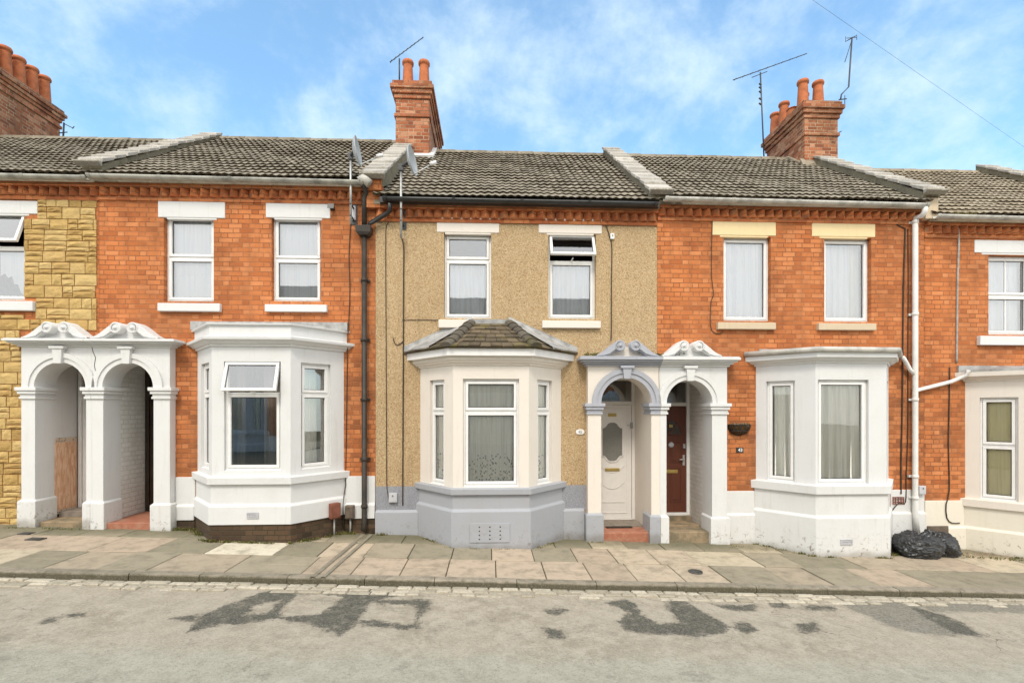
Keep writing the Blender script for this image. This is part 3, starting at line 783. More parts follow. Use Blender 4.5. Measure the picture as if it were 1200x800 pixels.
# road
def px_poly(pts): return np.array([GR(a, b, -0.09) for a, b in pts])
def inside(poly, X, Y):
    c = np.zeros(X.shape, bool); n = len(poly)
    for i in range(n):
        x1, y1 = poly[i]; x2, y2 = poly[(i+1) % n]
        hit = ((y1 > Y) != (y2 > Y)) & (X < (x2-x1)*(Y-y1)/((y2-y1) if abs(y2-y1) > 1e-9 else 1e-9)+x1)
        c ^= hit
    return c
def signed(poly, X, Y):                           # distance to the outline, positive inside
    d = np.full(X.shape, 1e9); n = len(poly)
    for i in range(n):
        a = poly[i]; b = poly[(i+1) % n]; ab = b-a; L2 = max((ab**2).sum(), 1e-12)
        t = np.clip(((X-a[0])*ab[0]+(Y-a[1])*ab[1])/L2, 0, 1)
        d = np.minimum(d, np.hypot(X-a[0]-t*ab[0], Y-a[1]-t*ab[1]))
    return np.where(inside(poly, X, Y), d, -d)
dark = [
 [(220,746),(236,724),(290,704),(318,691),(352,691),(332,712),(324,729),(300,734),(262,736)],
 [(320,727),(345,727),(372,724),(393,712),(404,699),(350,697),(345,690),(450,691),(472,697),(452,703),(436,708),(420,731),(410,742),(398,748),(378,743),(358,734)],
 [(420,729),(470,736),(486,735),(490,712),(440,710),(442,705),(503,706),(498,718),(487,740),(468,741),(418,735)],
 [(712,709),(735,702),(752,722),(772,736),(800,732),(802,745),(770,748),(735,743),(727,732),(738,721)],
 [(780,706),(803,707),(828,722),(852,738),(845,747),(815,751),(788,747),(780,740),(797,734),(786,719)],
 [(862,733),(880,734),(888,742),(873,747),(860,740)], [(935,736),(955,734),(959,742),(942,745)],
 [(835,710),(886,712),(882,719),(855,718)], [(640,717),(662,717),(655,724),(642,722)], [(636,740),(655,743),(664,752),(645,755)],
 [(44,733),(60,729),(64,734),(48,737)], [(76,724),(101,721),(102,726),(80,728)], [(900,707),(918,708),(930,714),(905,714)], [(940,711),(975,712),(980,717),(945,716)],
 [(205,728),(232,724),(228,732),(212,731)],
 [(1068,714),(1085,716),(1120,730),(1150,748),(1120,748),(1098,734)],
]
holes = [[(286,724),(304,709),(330,705),(312,724)]]
mid = [[(970,702),(1052,700),(1080,712),(1090,724),(1112,735),(1152,749),(1095,749),(1050,741),(1018,726),(990,713)], [(1056,700),(1215,704),(1215,720),(1092,720)],
       [(500,690),(720,694),(720,699),(500,697)], [(400,690),(520,693),(505,700),(400,697)]]
xs = np.concatenate([np.linspace(-60, -7.6, 30), np.arange(-7.5, 9.6, 0.03), np.linspace(9.7, 60, 30)])
ys = np.concatenate([np.linspace(-8.45, -4.75, 14), np.arange(-4.7, -2.40, 0.025), [KERB_Y-0.02]])
def road_z(X, Y):
    camber = 0.05*(1-((Y+5.3)/3.2)**2)
    return -SLOPE*X - 0.078 + camber
k = N('worn_asphalt', 0.92, 0.2)
x, y, z = k.xyz()
A1 = k.attr('patch'); A2 = k.attr('scar')
edge = k.m('ADD', k.m('MULTIPLY', k.m('SUBTRACT', k.noise(5, 6, 0.7), 0.5), 0.24), k.m('MULTIPLY', k.m('SUBTRACT', k.noise(26, 6, 0.8), 0.5), 0.26))
fine = k.noise(70, 5, 0.8); grain = k.noise(34, 6, 0.8); mid_n = k.noise(5.5, 8, 0.74); big = k.noise(0.9, 6, 0.62)
pm = k.mr(k.m('ADD', A1, edge), -0.035, 0.03)
pm = k.m('MULTIPLY', pm, k.mr(k.noise(8, 8, 0.8), 0.34, 0.52, 0.55, 1.0))
sm = k.mr(k.m('ADD', A2, edge), -0.03, 0.05, 0, 0.8)
c = k.mix(k.mr(mid_n, 0.36, 0.66), (0.345, 0.292, 0.215), (0.51, 0.445, 0.345))
c = k.mix(k.mr(big, 0.38, 0.62, 0, 0.55), c, (0.46, 0.40, 0.312))
c = k.mix(k.mr(k.m('ADD', y, k.m('MULTIPLY', k.noise(1.9, 7, 0.7), 0.9)), -3.55, -3.2, 0.85, 0), c, k.mix(k.mr(mid_n, 0.35, 0.7), (0.385, 0.362, 0.278), (0.49, 0.462, 0.365)))
st = k.noise(2.6, 8, 0.75)
c = k.mix(k.mr(st, 0.56, 0.64, 0, 0.40), c, (0.205, 0.182, 0.145))
cr = k.nd('ShaderNodeTexVoronoi'); cr.feature = 'DISTANCE_TO_EDGE'; cr.inputs['Scale'].default_value = 2.2
wv_ = k.nd('ShaderNodeVectorMath'); wv_.operation = 'ADD'; k.l(k.obj(), wv_.inputs[0])
nz_ = k.nd('ShaderNodeTexNoise'); nz_.inputs['Scale'].default_value = 5; nz_.inputs['Detail'].default_value = 5; k.l(k.obj(), nz_.inputs['Vector'])
sc_ = k.nd('ShaderNodeVectorMath'); sc_.operation = 'SCALE'; sc_.inputs['Scale'].default_value = 0.35; k.l(nz_.outputs['Color'], sc_.inputs[0]); k.l(sc_.outputs[0], wv_.inputs[1]); k.l(wv_.outputs[0], cr.inputs['Vector'])
c = k.mix(k.mr(grain, 0.52, 0.62, 0, 0.38), c, (0.22, 0.192, 0.148))
c = k.mix(k.mr(grain, 0.38, 0.47, 0.35, 0), c, (0.58, 0.52, 0.42))
crk = k.m('MULTIPLY', k.mr(cr.outputs['Distance'], 0.004, 0.016, 1, 0), k.mr(k.noise(1.1, 4), 0.55, 0.65, 0, 0.7))
c = k.mix(crk, c, (0.11, 0.098, 0.075))
c = k.mix(sm, c, k.mix(k.mr(grain, 0.38, 0.62), (0.11, 0.105, 0.08), (0.30, 0.28, 0.225)))
c = k.mix(pm, c, k.mix(k.mr(grain, 0.4, 0.68), (0.080, 0.076, 0.058), (0.175, 0.165, 0.130)))
c = k.mix(k.mr(fine, 0.53, 0.66, 0, 0.55), c, (0.50, 0.465, 0.40))
c = k.mix(k.mr(fine, 0.34, 0.46, 0.5, 0), c, (0.12, 0.108, 0.086))
k.col(c)
k.bump(k.m('ADD', k.m('MULTIPLY', fine, 0.6), k.m('ADD', k.m('MULTIPLY', mid_n, 1.0), k.m('MULTIPLY', pm, -0.35))), 0.018, 0.9)
road, X, Y = sheet('road', xs, ys, road_z, k.mat)
a1 = np.full(X.shape, -9.0); a2 = np.full(X.shape, -9.0)
for q in dark: a1 = np.maximum(a1, signed(px_poly(q), X, Y))
for q in holes: a1 = np.minimum(a1, -signed(px_poly(q), X, Y))
for q in mid: a2 = np.maximum(a2, signed(px_poly(q), X, Y))
for nm, a in (('patch', a1), ('scar', a2)):
    t = road.data.attributes.new(nm, 'FLOAT', 'POINT'); t.data.foreach_set('value', np.clip(a, -1, 1).astype(np.float32).ravel())

# pavement slabs
SL = [(0.0, (0.26, 0.228, 0.158)), (0.22, (0.305, 0.265, 0.186)), (0.42, (0.36, 0.306, 0.22)), (0.58, (0.435, 0.342, 0.248)), (0.74, (0.50, 0.395, 0.29)), (0.9, (0.53, 0.445, 0.318)), (1.0, (0.66, 0.59, 0.455))]
k = N('paving_slab', 0.88, 0.25)
x, y, z = k.xyz()
c = k.ramp(k.attr('rnd'), SL)
c = k.mix(k.mr(k.noise(5, 7, 0.72), 0.42, 0.72, 0, 0.55), c, (0.125, 0.112, 0.075))
c = k.mix(k.mr(k.noise(60, 5, 0.75), 0.5, 0.72, 0, 0.45), c, (0.40, 0.355, 0.275))
c = k.mix(k.mr(k.noise(110, 3, 0.75), 0.28, 0.42, 0.5, 0), c, (0.10, 0.088, 0.062))
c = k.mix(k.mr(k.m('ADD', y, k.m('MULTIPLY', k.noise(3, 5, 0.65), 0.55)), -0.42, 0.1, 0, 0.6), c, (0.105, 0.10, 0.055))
k.col(c); k.bump(k.m('ADD', k.noise(60, 5, 0.7), k.noise(9, 4)), 0.006, 0.8); M['slab'] = k.mat
k = N('joint_dirt', 0.95, 0.1); k.col(k.mix(k.noise(14, 5), (0.05, 0.045, 0.028), (0.085, 0.085, 0.04))); k.bump(k.noise(40, 4), 0.01); M['joint'] = k.mat
pv = MB(); rs = random.Random(11)
rows = [(-1.985, -1.27), (-1.265, -0.56), (-0.555, 0.05)]
DR = [GR(372, 678, 0)[0], GR(428, 634, 0)[0]]     # the drainage channel runs across here
for ri, (ya, yb) in enumerate(rows):
    x = -13.0 + rs.uniform(0, 0.5)
    while x < 15:
        wd = rs.choice([0.57, 0.58, 0.6, 0.62, 0.75, 0.9]) if x < -2.6 or x > 2.6 else rs.uniform(0.55, 0.62)
        pv.rv = rs.choice([0.02, 0.1, 0.2, 0.28, 0.36, 0.44, 0.5, 0.6, 0.68, 0.74, 0.8, 0.9, 1.0] if ri < 2 else [0.0, 0.1, 0.2, 0.3, 0.4, 0.5, 0.9])
        if ri == 0 and -2.6 < x < 2.6: pv.rv = rs.uniform(0.52, 0.86)
        dz = rs.uniform(-0.005, 0.006); tl = rs.uniform(-0.004, 0.004); g = 0.006
        sub = [(ya, yb)]
        if rs.random() < 0.12 and ri < 2: sub = [(ya, (ya+yb)/2), ((ya+yb)/2, yb)]
        for a, b in sub:
            a_, b_, x0, x1 = a+g, b-g, x+g, x+wd-g
            e = 0.006
            q = lambda X, Y, d: (X, Y, -SLOPE*X + d + dz + tl*(X-x)/wd)
            pv.loft([[q(x0,a_,-0.05), q(x1,a_,-0.05), q(x1,b_,-0.05), q(x0,b_,-0.05)], [q(x0,a_,-e), q(x1,a_,-e), q(x1,b_,-e), q(x0,b_,-e)],
                     [q(x0+e,a_+e,0), q(x1-e,a_+e,0), q(x1-e,b_-e,0), q(x0+e,b_-e,0)]], True, False, True)
        x += wd
o = pv.build('pavement', M['slab']); o['kind'] = 'structure'
jb = MB()
for y0, y1, z in ((KERB_Y+0.02, 0.3, -0.012),):
    jb.quad((-60,y0,60*SLOPE+z),(60,y0,-60*SLOPE+z),(60,y1,-60*SLOPE+z),(-60,y1,60*SLOPE+z))
jb.build('pavement_bed', M['joint'])['kind'] = 'structure'
# kerb stones
k = N('kerb_stone', 0.88, 0.25)
c = k.mix(k.attr('rnd'), (0.27, 0.235, 0.175), (0.37, 0.315, 0.24)); c = k.mix(k.mr(k.noise(8, 6, 0.7), 0.42, 0.68, 0, 0.6), c, (0.13, 0.11, 0.075))
gz_ = k.nd('ShaderNodeNewGeometry'); sx = k.nd('ShaderNodeSeparateXYZ'); k.l(gz_.outputs['True Normal'], sx.inputs[0])
x, y, z = k.xyz()
hgt = k.m('ADD', k.m('MULTIPLY_ADD', x, SLOPE, z), k.m('MULTIPLY', k.noise(6, 5, 0.7), 0.05))
c = k.mix(k.mr(hgt, 0.004, 0.034, 0.92, 0), c, k.mix(k.noise(12, 4), (0.06, 0.055, 0.032), (0.125, 0.11, 0.07)))
k.col(k.mix(k.mr(k.noise(60, 4, 0.7), 0.5, 0.7, 0, 0.4), c, (0.40, 0.36, 0.28))); k.bump(k.noise(40, 6, 0.7), 0.01); M['kerb'] = k.mat
kb = MB(); x = -16
while x < 16:
    wd = rs.uniform(0.78, 1.02); kb.rv = rs.random(); dz = rs.uniform(-0.004, 0.004); dy = rs.uniform(-0.006, 0.006); g = 0.004
    rings = []
    for X in (x+g, x+wd-g):
        zt = -SLOPE*X + 0.006 + dz
        rings.append([(X, KERB_Y+dy, zt-0.20), (X, KERB_Y+dy+0.003, zt-0.022), (X, KERB_Y+dy+0.02, zt), (X, -1.992, zt+0.001), (X, -1.992, zt-0.2)])
    kb.loft(rings, True, True, True); x += wd
kb.build('kerb', M['kerb'])['kind'] = 'structure'
# granite setts along the channel
k = N('granite_sett', 0.8, 0.3)
c = k.mix(k.attr('rnd'), (0.36, 0.315, 0.235), (0.58, 0.515, 0.40)); c = k.mix(k.mr(k.noise(30, 5, 0.7), 0.45, 0.7, 0, 0.55), c, (0.15, 0.125, 0.085)); k.col(c); k.bump(k.noise(30, 5, 0.7), 0.012); M['sett'] = k.mat
st_ = MB()
for ri, (ya, yb) in enumerate(((-2.225, -2.135), (-2.325, -2.23), (-2.425, -2.33))):
    x = -14.0
    while x < 14:
        wd = rs.uniform(0.13, 0.30); st_.rv = rs.random(); g = 0.008; dz = rs.uniform(-0.008, 0.008)
        if ri == 2 and rs.random() < 0.35: x += wd; continue
        a, b = ya+g*0.5+rs.uniform(-0.006, 0.006), yb-g*0.5; e = 0.012
        def q(X, Y, d): return (X, Y, float(road_z(X, Y)) + 0.012 + d + dz)
        st_.loft([[q(x+g,a,-0.06), q(x+wd-g,a,-0.06), q(x+wd-g,b,-0.06), q(x+g,b,-0.06)], [q(x+g,a,-0.006), q(x+wd-g,a,-0.006), q(x+wd-g,b,-0.006), q(x+g,b,-0.006)],
                  [q(x+g+e,a+e,0.004), q(x+wd-g-e,a+e,0.004), q(x+wd-g-e,b-e,0.004), q(x+g+e,b-e,0.004)]], True, False, True)
        x += wd
st_.build('gutter_setts', M['sett'])['kind'] = 'structure'
# far pavement behind the camera
fp = MB(); fp.add([(-60,-14,60*SLOPE+0.02),(60,-14,-60*SLOPE+0.02),(60,-8.4,-60*SLOPE+0.02),(-60,-8.4,60*SLOPE+0.02),(60,-8.4,-60*SLOPE-0.3),(-60,-8.4,60*SLOPE-0.3)], [(0,1,2,3),(3,2,4,5)])
fp.build('far_pavement', M['slab'])['kind'] = 'structure'
# drainage channel across the pavement
dc = MB()
xa = GR(372, 678, 0)[0]; xb = PX(432, -0.05)
def dq(s, Y, d): X = xa+(xb-xa)*(Y+2.0)/1.95+s; return (X, Y, -SLOPE*X+d)
dc.loft([[dq(-0.085, Y, -0.01), dq(-0.085, Y, 0.016), dq(-0.04, Y, 0.016), dq(-0.025, Y, -0.008), dq(0.025, Y, -0.008), dq(0.04, Y, 0.016), dq(0.085, Y, 0.016), dq(0.085, Y, -0.01)] for Y in np.linspace(-2.12, -0.12, 9)])
dc.build('drain_channel', M['kerb'])['kind'] = 'structure'

# ================================================================== houses
P0, P1, P2, P3, P4, P5 = -10.63, PX(112, -0.07), PX(440, 0), PX(771, -0.04), PX(1083, 0), 11.62
def mk_house(key, label, x0, x1, gpx, gpy, rpx, rpy, dpy, tile='tile', group='terraced brick houses along the street'):
    xm = (x0+x1)/2
    h = thing('terraced_house', label, 'house', (xm, 0, gz(xm)), group)
    H = dict(o=h, x0=x0, x1=x1, gut=PZ(gpx, gpy, -0.215), rz=PZ(rpx, rpy, YR), dz=PZ(gpx, dpy, -0.085), tile=M[tile])
    H['ez'] = H['gut']+0.062
    return H
H0 = mk_house('0', 'end house with yellow stone cladding left of the white double porch', P0, P1, 60, 205.5, 100, 164, 211)
H1 = mk_house('1', 'red brick house with white bay window and white lintels left of the pebbledashed one', P1, P2, 277, 209, 350, 165, 214)
H2 = mk_house('2', 'tan pebbledashed house with grey painted base and a tiled bay roof', P2, P3, 610, 235, 620, 181, 240)
H3 = mk_house('3', 'red brick house with yellow cream lintels and white curtains in its bay', P3, P4, 930, 235.5, 850, 186, 239)
H4 = mk_house('4', 'red brick house with cream painted base behind the black bin bags', P4, P5, 1140, 254, 1100, 202, 258, 'tile_right')
ALL = (H0, H1, H2, H3, H4)

def shell(H, wallmat='brick'):
    h = H['o']; x0, x1 = H['x0']+0.004, H['x1']-0.004; t = 0.11; zb = gz((x0+x1)/2)-0.4
    mb = MB(); y1 = 2*YR; e = H['dz']+0.04
    poly = [(0.03, zb), (0.03, e), (YR, H['rz']-0.13), (y1, e), (y1, zb)]
    mb.prism_x(poly, x0, x0+t); mb.prism_x(poly, x1-t, x1); mb.box(x0+t, x1-t, y1-t, y1-0.002, zb, e)
    mb.mi = 1
    g = gz((x0+x1)/2)
    mb.box(x0+t+0.002, x1-t-0.002, 0.30, 3.4, g+2.86, g+3.02)
    mb.box(x0+t+0.002, x1-t-0.002, 0.26, 3.4, g+0.0, g+0.10)
    mb.box(x0+t+0.002, x1-t-0.002, 3.4, 3.5, zb, e-0.1)
    mb.box(x0+t+0.002, x0+t+0.02, 0.26, 3.4, g+0.1, e-0.1); mb.box(x1-t-0.02, x1-t-0.002, 0.26, 3.4, g+0.1, e-0.1)
    xp = H.get('hall')                           # wall between hall and front room
    if xp is not None: mb.box(xp-0.05, xp+0.05, 0.24, 3.4, g+0.1, g+2.86)
    mb.box(x0+t+0.002, x1-t-0.002, 0.26, 3.4, e-0.12, e-0.06)
    mb.build('side_and_rear_walls', [M[wallmat], M['dark_room']], h)

def front(H, mat, holes, zp):
    mb = MB(); F = FACADE
    wall_sheet(mb, F, H['x0']+0.002, H['x1']-0.002, zp, H['dz']-0.16, holes, 0.13)
    return mb.build('front_wall', M[mat], H['o'])
def plinth(H, spans, zt, zl, mat, zdark=None, pj=(0.018, 0.05)):
    """painted base: upper band, ledge, lower band; bare brick below zdark"""
    for a, b in spans:
        mb = MB(); ga = lambda x: gz(x)-0.12
        lo = lambda x: (zdark if zdark is not None else ga(x))
        mb.add([(a,-pj[1],lo(a)),(b,-pj[1],lo(b)),(b,-pj[1],zl),(a,-pj[1],zl),(b,-pj[0],zl+0.03),(a,-pj[0],zl+0.03),(b,-pj[0],zt),(a,-pj[0],zt),(b,0.03,zt),(a,0.03,zt),(b,0.03,lo(b)),(a,0.03,lo(a))],
               [(0,1,2,3),(3,2,4,5),(5,4,6,7),(7,6,8,9),(0,3,5,7,9,11),(10,8,6,4,2,1)])
        p = mb.build('painted_base', M[mat], H['o'], 0.006, 1)
        if zdark is not None:
            dk = MB(); dk.add([(a,-pj[1]+0.02,ga(a)),(b,-pj[1]+0.02,ga(b)),(b,-pj[1]+0.02,zdark+0.01),(a,-pj[1]+0.02,zdark+0.01)], [(0,1,2,3)])
            dk.build('bare_base', M['brick_dark'], p)

def rect_hole(wx0, wx1, z0, z1): return (wx0, wx1, z0, z1)
def up_win(H, px0, px1, py0, py1, Y=0.085):
    (x0, z1), (x1, z0) = P(px0, py0, Y), P(px1, py1, Y)
    return x0, x1, z0, z1
def span(px0, px1, py0, py1, Y=-0.05):
    (x0, z1), (x1, z0) = P(px0, py0, Y), P(px1, py1, Y)
    return (x0, x1, z0, z1)

def door(house, x0, x1, y, z0, z1, ztop, leaf_mat, frame_mat, style, hinge_right=True):
    """frame with transom light across the passage; leaf on its own"""
    F = Fr(0, y); fr = MB(); t = 0.055
    fr.fbox(F, x0, x0+t, -0.05, 0.02, z0-0.05, ztop); fr.fbox(F, x1-t, x1, -0.05, 0.02, z0-0.05, ztop)
    fr.fbox(F, x0+t, x1-t, -0.05, 0.018, z1, z1+0.06); fr.fbox(F, x0+t, x1-t, -0.05, 0.018, ztop-0.04, ztop)
    fr.fbox(F, x0+t, x1-t, -0.05, 0.03, z0-0.05, z0)
    d = fr.build('door', M[frame_mat], house, 0.004, 1)
    g = MB(); g.quad(F.p(x0+t,-0.02,z1+0.06),F.p(x1-t,-0.02,z1+0.06),F.p(x1-t,-0.02,ztop-0.04),F.p(x0+t,-0.02,ztop-0.04)); g.build('transom_light', M['glass'], d)
    a, b = x0+t+0.004, x1-t-0.004; c = (a+b)/2; L = MB()
    L.fbox(F, a, b, -0.045, -0.004, z0+0.004, z1-0.004)
    return d, F, a, b, L

# ---- bays
def bay_body(H, B, z0, z1, wins, mat, n=-0.06):
    """three faces with window holes; wins: per face (s0,s1,z0,z1)"""
    mb = MB(); F = B.frames()
    for f, wn_ in zip(F, wins): wall_sheet(mb, f, 0, f.len, z0, z1, [wn_] if wn_ else [], 0.11)
    return mb, F
def face_win(F, px0, px1, py0, py1, n=-0.06):
    s0, za = F.at(px0, py0, n); s1, zb = F.at(px1, py1, n); _, zc = F.at((px0+px1)/2, py0, n); _, zd = F.at((px0+px1)/2, py1, n)
    return (s0, s1, zd, zc)
def mirror_win(F, w_): return (F.len-w_[1], F.len-w_[0], w_[2], w_[3])

ZB = lambda px, py, Y=-0.65: PZ(px, py, Y)

# ======== house 0: stone clad
h = H0['o']
o0x0, o0x1 = PX(41, -0.14), PX(101, -0.14); xo0 = PX(25, -0.14)
o1x0, o1x1 = PX(121, -0.14), PX(180, -0.14); xo1 = PX(199, -0.14)
zs1 = PZ(110, 453.5, -0.16); cor1 = (PZ(110, 406, -0.2), PZ(110, 396, -0.3)); ped1 = PZ(110, 377, -0.24)
H0['hall'] = o0x0-0.12; H1['hall'] = o1x1+0.12
shell(H0)
w0 = up_win(H0, -38, 35, 250, 353)
hole0 = (w0[0], w0[1], w0[2], w0[3]); prt0 = (xo0, P1+0.05, -1, cor1[0])
front(H0, 'brick', [hole0, prt0], gz(P0)-0.6)
dentils(H0, h, P0, P1, H0['dz'])
roof(H0, h); gutter(H0, h, P0-0.02, P1-0.002, H0['gut'], 'gutter_grey', -0.02)
# cladding: coursed blocks laid on the wall
cl = MB(); rc = random.Random(5)
def blocks(x0, x1, z0, z1, avoid, zlim=None):
    z = z0
    while z < z1-0.02:
        rh = rc.uniform(0.155, 0.19); zt = min(z+rh, z1); x = x0-rc.uniform(0, 0.3)
        while x < x1:
            wd = rc.choice([0.15, 0.19, 0.23, 0.27, 0.34]); a, b = max(x, x0), min(x+wd, x1)
            parts = [(z, zt)]
            if rc.random() < 0.36: m_ = z+(zt-z)*rc.choice([0.4, 0.55]); parts = [(z, m_), (m_, zt)]
            for c, d in parts:
                segs = [(a, b)]
                for (u0, u1, v0, v1) in avoid:   # keep clear of window, porch
                    ns = []
                    for (sa, sb) in segs:
                        if d > v0+1e-3 and c < v1-1e-3:
                            if sa < u0: ns.append((sa, min(sb, u0)))
                            if sb > u1: ns.append((max(sa, u1), sb))
                        else: ns.append((sa, sb))
                    segs = [q for q in ns if q[1]-q[0] > 0.03]
                for sa, sb in segs:
                    cl.rv = rc.random(); g = 0.006; dp = rc.uniform(0.022, 0.034); e = 0.012
                    def pp(X, dd, Z): return (X, -dd, Z)
                    nx, nz = max(2, int((sb-sa)/0.07)), 3; X0, X1, Z0, Z1 = sa+g, sb-g, c+g, d-g
                    ring0 = [pp(X0,0.004,Z0), pp(X1,0.004,Z0), pp(X1,0.004,Z1), pp(X0,0.004,Z1)]
                    gx = [X0+(X1-X0)*i/nx for i in range(nx+1)]; gzv = [Z0+(Z1-Z0)*j/nz for j in range(nz+1)]
                    base = len(cl.v); pts = []
                    for j in range(nz+1):
                        for i in range(nx+1):
                            edge = i in (0, nx) or j in (0, nz)
                            pts.append(pp(gx[i], dp*0.6 if edge else dp+rc.uniform(-0.006, 0.012), gzv[j]))
                    fs = [(j*(nx+1)+i, j*(nx+1)+i+1, (j+1)*(nx+1)+i+1, (j+1)*(nx+1)+i) for j in range(nz) for i in range(nx)]
                    cl.add(pts, fs)
                    cl.loft([ring0, [pp(X0,dp*0.6,Z0), pp(X1,dp*0.6,Z0), pp(X1,dp*0.6,Z1), pp(X0,dp*0.6,Z1)]], True)
            x += wd
        z = zt
xr = PX(113, -0.02)
li0 = span(-60, 41, 232.5, 249.5); si0 = span(-60, 39, 352, 364)
blocks(P0, xr, gz(-8)-0.1, H0['dz']-0.262, [(w0[0]-0.0, w0[1], w0[2], w0[3]), (li0[0]-0.0, li0[1], li0[2]-0.01, li0[3]+0.01), (si0[0], si0[1], si0[2], si0[3]),
        (xo0-0.005, P1+1, -3, cor1[0]), (xo0-0.14, P1+1, cor1[0], cor1[1]), (xo0+0.15, P1+1, cor1[1]-0.01, ped1-0.1)])
cb = cl.build('stone_cladding', M['stone'], h)
bk = MB(); bk.fbox(FACADE, P0+0.01, xr, 0.0005, 0.004, gz(-8), H0['dz']-0.262); 
spl = (w0[2]+w0[3])/2+0.16
def torn(w_, F, a, b, c, d, n):
    q = MB(); pts = [(a+(b-a)*u, c+(d-c)*v) for u, v in ((0.42,0.30),(0.5,0.33),(0.55,0.28),(0.62,0.3),(0.66,0.21),(0.73,0.2),(0.78,0.1),(0.9,0.06),(1,0.08),(1,0.62),(0.42,0.62))]
    q.prism(pts, 0.085+0.10, 0.085+0.101); q.build('paper_sheet', M['blind_white'], w_)
window(h, FACADE, *w0, split=[spl], open_top=0.16, sill=si0, lintel=li0, cover=torn)
mm_ = dict(wall='white', trim='white', base='white_low', tymp='white')
porch(h, 0, xo0, P1-0.001, (o0x0, o0x1), zs1, (o0x1-o0x0)/2, cor1[0], cor1, ped1, mats=mm_)
RY = 0.78; RY0 = 0.64; zr1 = zs1+(o0x1-o0x0)/2+0.06
zd0 = PZ(95, 594, RY)
recess(h, o0x0, o0x1, 0.22, RY0, zd0, zr1, ('white', 'white'), 0)
q = MB(); ztile, zt2 = PZ(75, 512, 0.5), PZ(75, 598, 0.5)
q.box(o0x0+0.001, o0x0+0.012, 0.20, RY0-0.03, zt2+0.06, ztile-0.07); d_ = q.build('wall_tiles', M['dado'], h)
q = MB(); q.box(o0x0+0.001, o0x0+0.014, 0.20, RY0-0.03, ztile-0.068, ztile); q.box(o0x0+0.001, o0x0+0.014, 0.20, RY0-0.03, zt2, zt2+0.058); q.build('tile_border', M['dado_edge'], d_)
q = MB(); q.box(o0x0+0.001, o0x0+0.016, 0.20, RY0-0.03, zt2-0.075, zt2-0.003); q.build('skirting', M['wood_dark'], d_)
q = MB(); q.box(o0x0, o0x1, -0.10, RY0, gz(-6.8)-0.25, PZ(75, 611, -0.1)); st0 = q.build('doorstep', M['step_stone'], h, 0.01)
d, F, a, b, L = door(h, o0x0+0.02, o0x1, RY0, PZ(95, 596, RY), zs1-0.1, zr1, None, 'upvc', 0)
lf = L.build('door_leaf', M['upvc'], d)
q = MB(); q.tube([F.p(b-0.08, 0.05, zd0+1.05), F.p(b-0.20, 0.05, zd0+1.05)], 0.01); q.tube([F.p(b-0.08, -0.005, zd0+1.05), F.p(b-0.08, 0.05, zd0+1.05)], 0.01); q.build('handle', M['steel'], lf)
parapet(H0, h, P1, lambda y: roof_z(H0, y)+0.23, YR+0.05)
zc = PZ(72, 140, 4.6)
chx = PX(72, 4.75)
chimney(h, chx-0.80, chx-0.03, 2.4, 4.75, roof_z(H0, 2.3)-0.3, PZ(60, 150, 4.7), PZ(70, 142, 4.7)-0.02, PZ(70, 128, 4.7),
        [(chx-0.15, 4.45-0.325*i, 0.62, 0.125) for i in range(6)]+[(chx-0.52, 4.45-0.325*i, 0.62, 0.125) for i in range(6)])

# ======== house 1: red brick, white bay
h = H1['o']; shell(H1)
B1 = Bay(PX(315.5, 0)+0.03); F1 = B1.frames()
wa, wb = up_win(H1, 196, 254, 253, 354.5), up_win(H1, 321, 378, 254, 354.5)
sl1 = ZB(296, 557.5); cb1 = ZB(296, 406)
bayhole = (B1.xc-B1.W/2+0.12, B1.xc+B1.W/2-0.12, sl1+0.02, cb1-0.02)
zp1 = PZ(415, 557.5, 0); 
front(H1, 'brick', [wa, wb, bayhole, (P1-0.05, xo1, -1, cor1[0])], gz(P1)-0.6)
dentils(H1, h, P1, P2, H1['dz'])
roof(H1, h); gutter(H1, h, P1+0.002, PX(434, -0.2), H1['gut'], 'gutter_grey', -0.02)
zl1, zdk = PZ(415, 591, 0), PZ(415, 606.5, 0)
plinth(H1, [(xo1+0.004, B1.xc-B1.W/2-0.03), (B1.xc+B1.W/2+0.03, P2-0.004)], zp1, zl1, 'white', zdk)
sp_a, sp_b = span(183, 262, 233.5, 254.5), span(310, 386, 235, 254.8)
si_a, si_b = span(185, 258, 355, 365), span(310.5, 383, 356.5, 365.5)
tr = (wa[2]+wa[3])/2+0.02
c_a = cov('blind_white', 0.004, 0.5, 0.10, name='blind')
window(h, FACADE, *wa, split=[tr], kind='two', sill=si_a, lintel=sp_a, cover=cov('blind_white', 0.004, 0.5, 0.08, name='blind'))
window(h, FACADE, *wb, split=[tr], kind='two', sill=si_b, lintel=sp_b, cover=c_a)
mm_ = dict(wall='white', trim='white', base='white_low', tymp='white')
porch(h, 0, xo1, P1+0.001, (o1x0, o1x1), zs1, (o1x1-o1x0)/2, cor1[0], cor1, ped1, mats=mm_)
recess(h, o1x0, o1x1, 0.22, RY, PZ(150, 600, RY), zr1, ('brick_white', 'white'), 0)
q = MB(); q.box(o1x0, o1x1, -0.12, RY, gz(-5.9)-0.25, PZ(150, 612, -0.1)); q.build('doorstep', M['step_red'], h, 0.012)
d, F, a, b, L = door(h, o1x0+0.02, o1x1, RY, PZ(170, 596, RY), zs1-0.12, zr1, None, 'wood_dark', 0)
for zz in (0.25, 1.05): L.fbox(F, a+0.1, b-0.1, -0.004, 0.008, PZ(170,596,RY)+zz, PZ(170,596,RY)+zz+0.6)
lf = L.build('door_leaf', M['wood_dark'], d, 0.004, 1)
q = MB(); q.lathe(F.p(b-0.07, 0.0, PZ(170,596,RY)+1.0), [(0.03,0.0),(0.03,0.006),(0.012,0.012),(0.012,0.04),(0.027,0.05),(0.02,0.07),(0.001,0.072)], 12, axis='Y'); q.build('handle', M['gold'], lf)

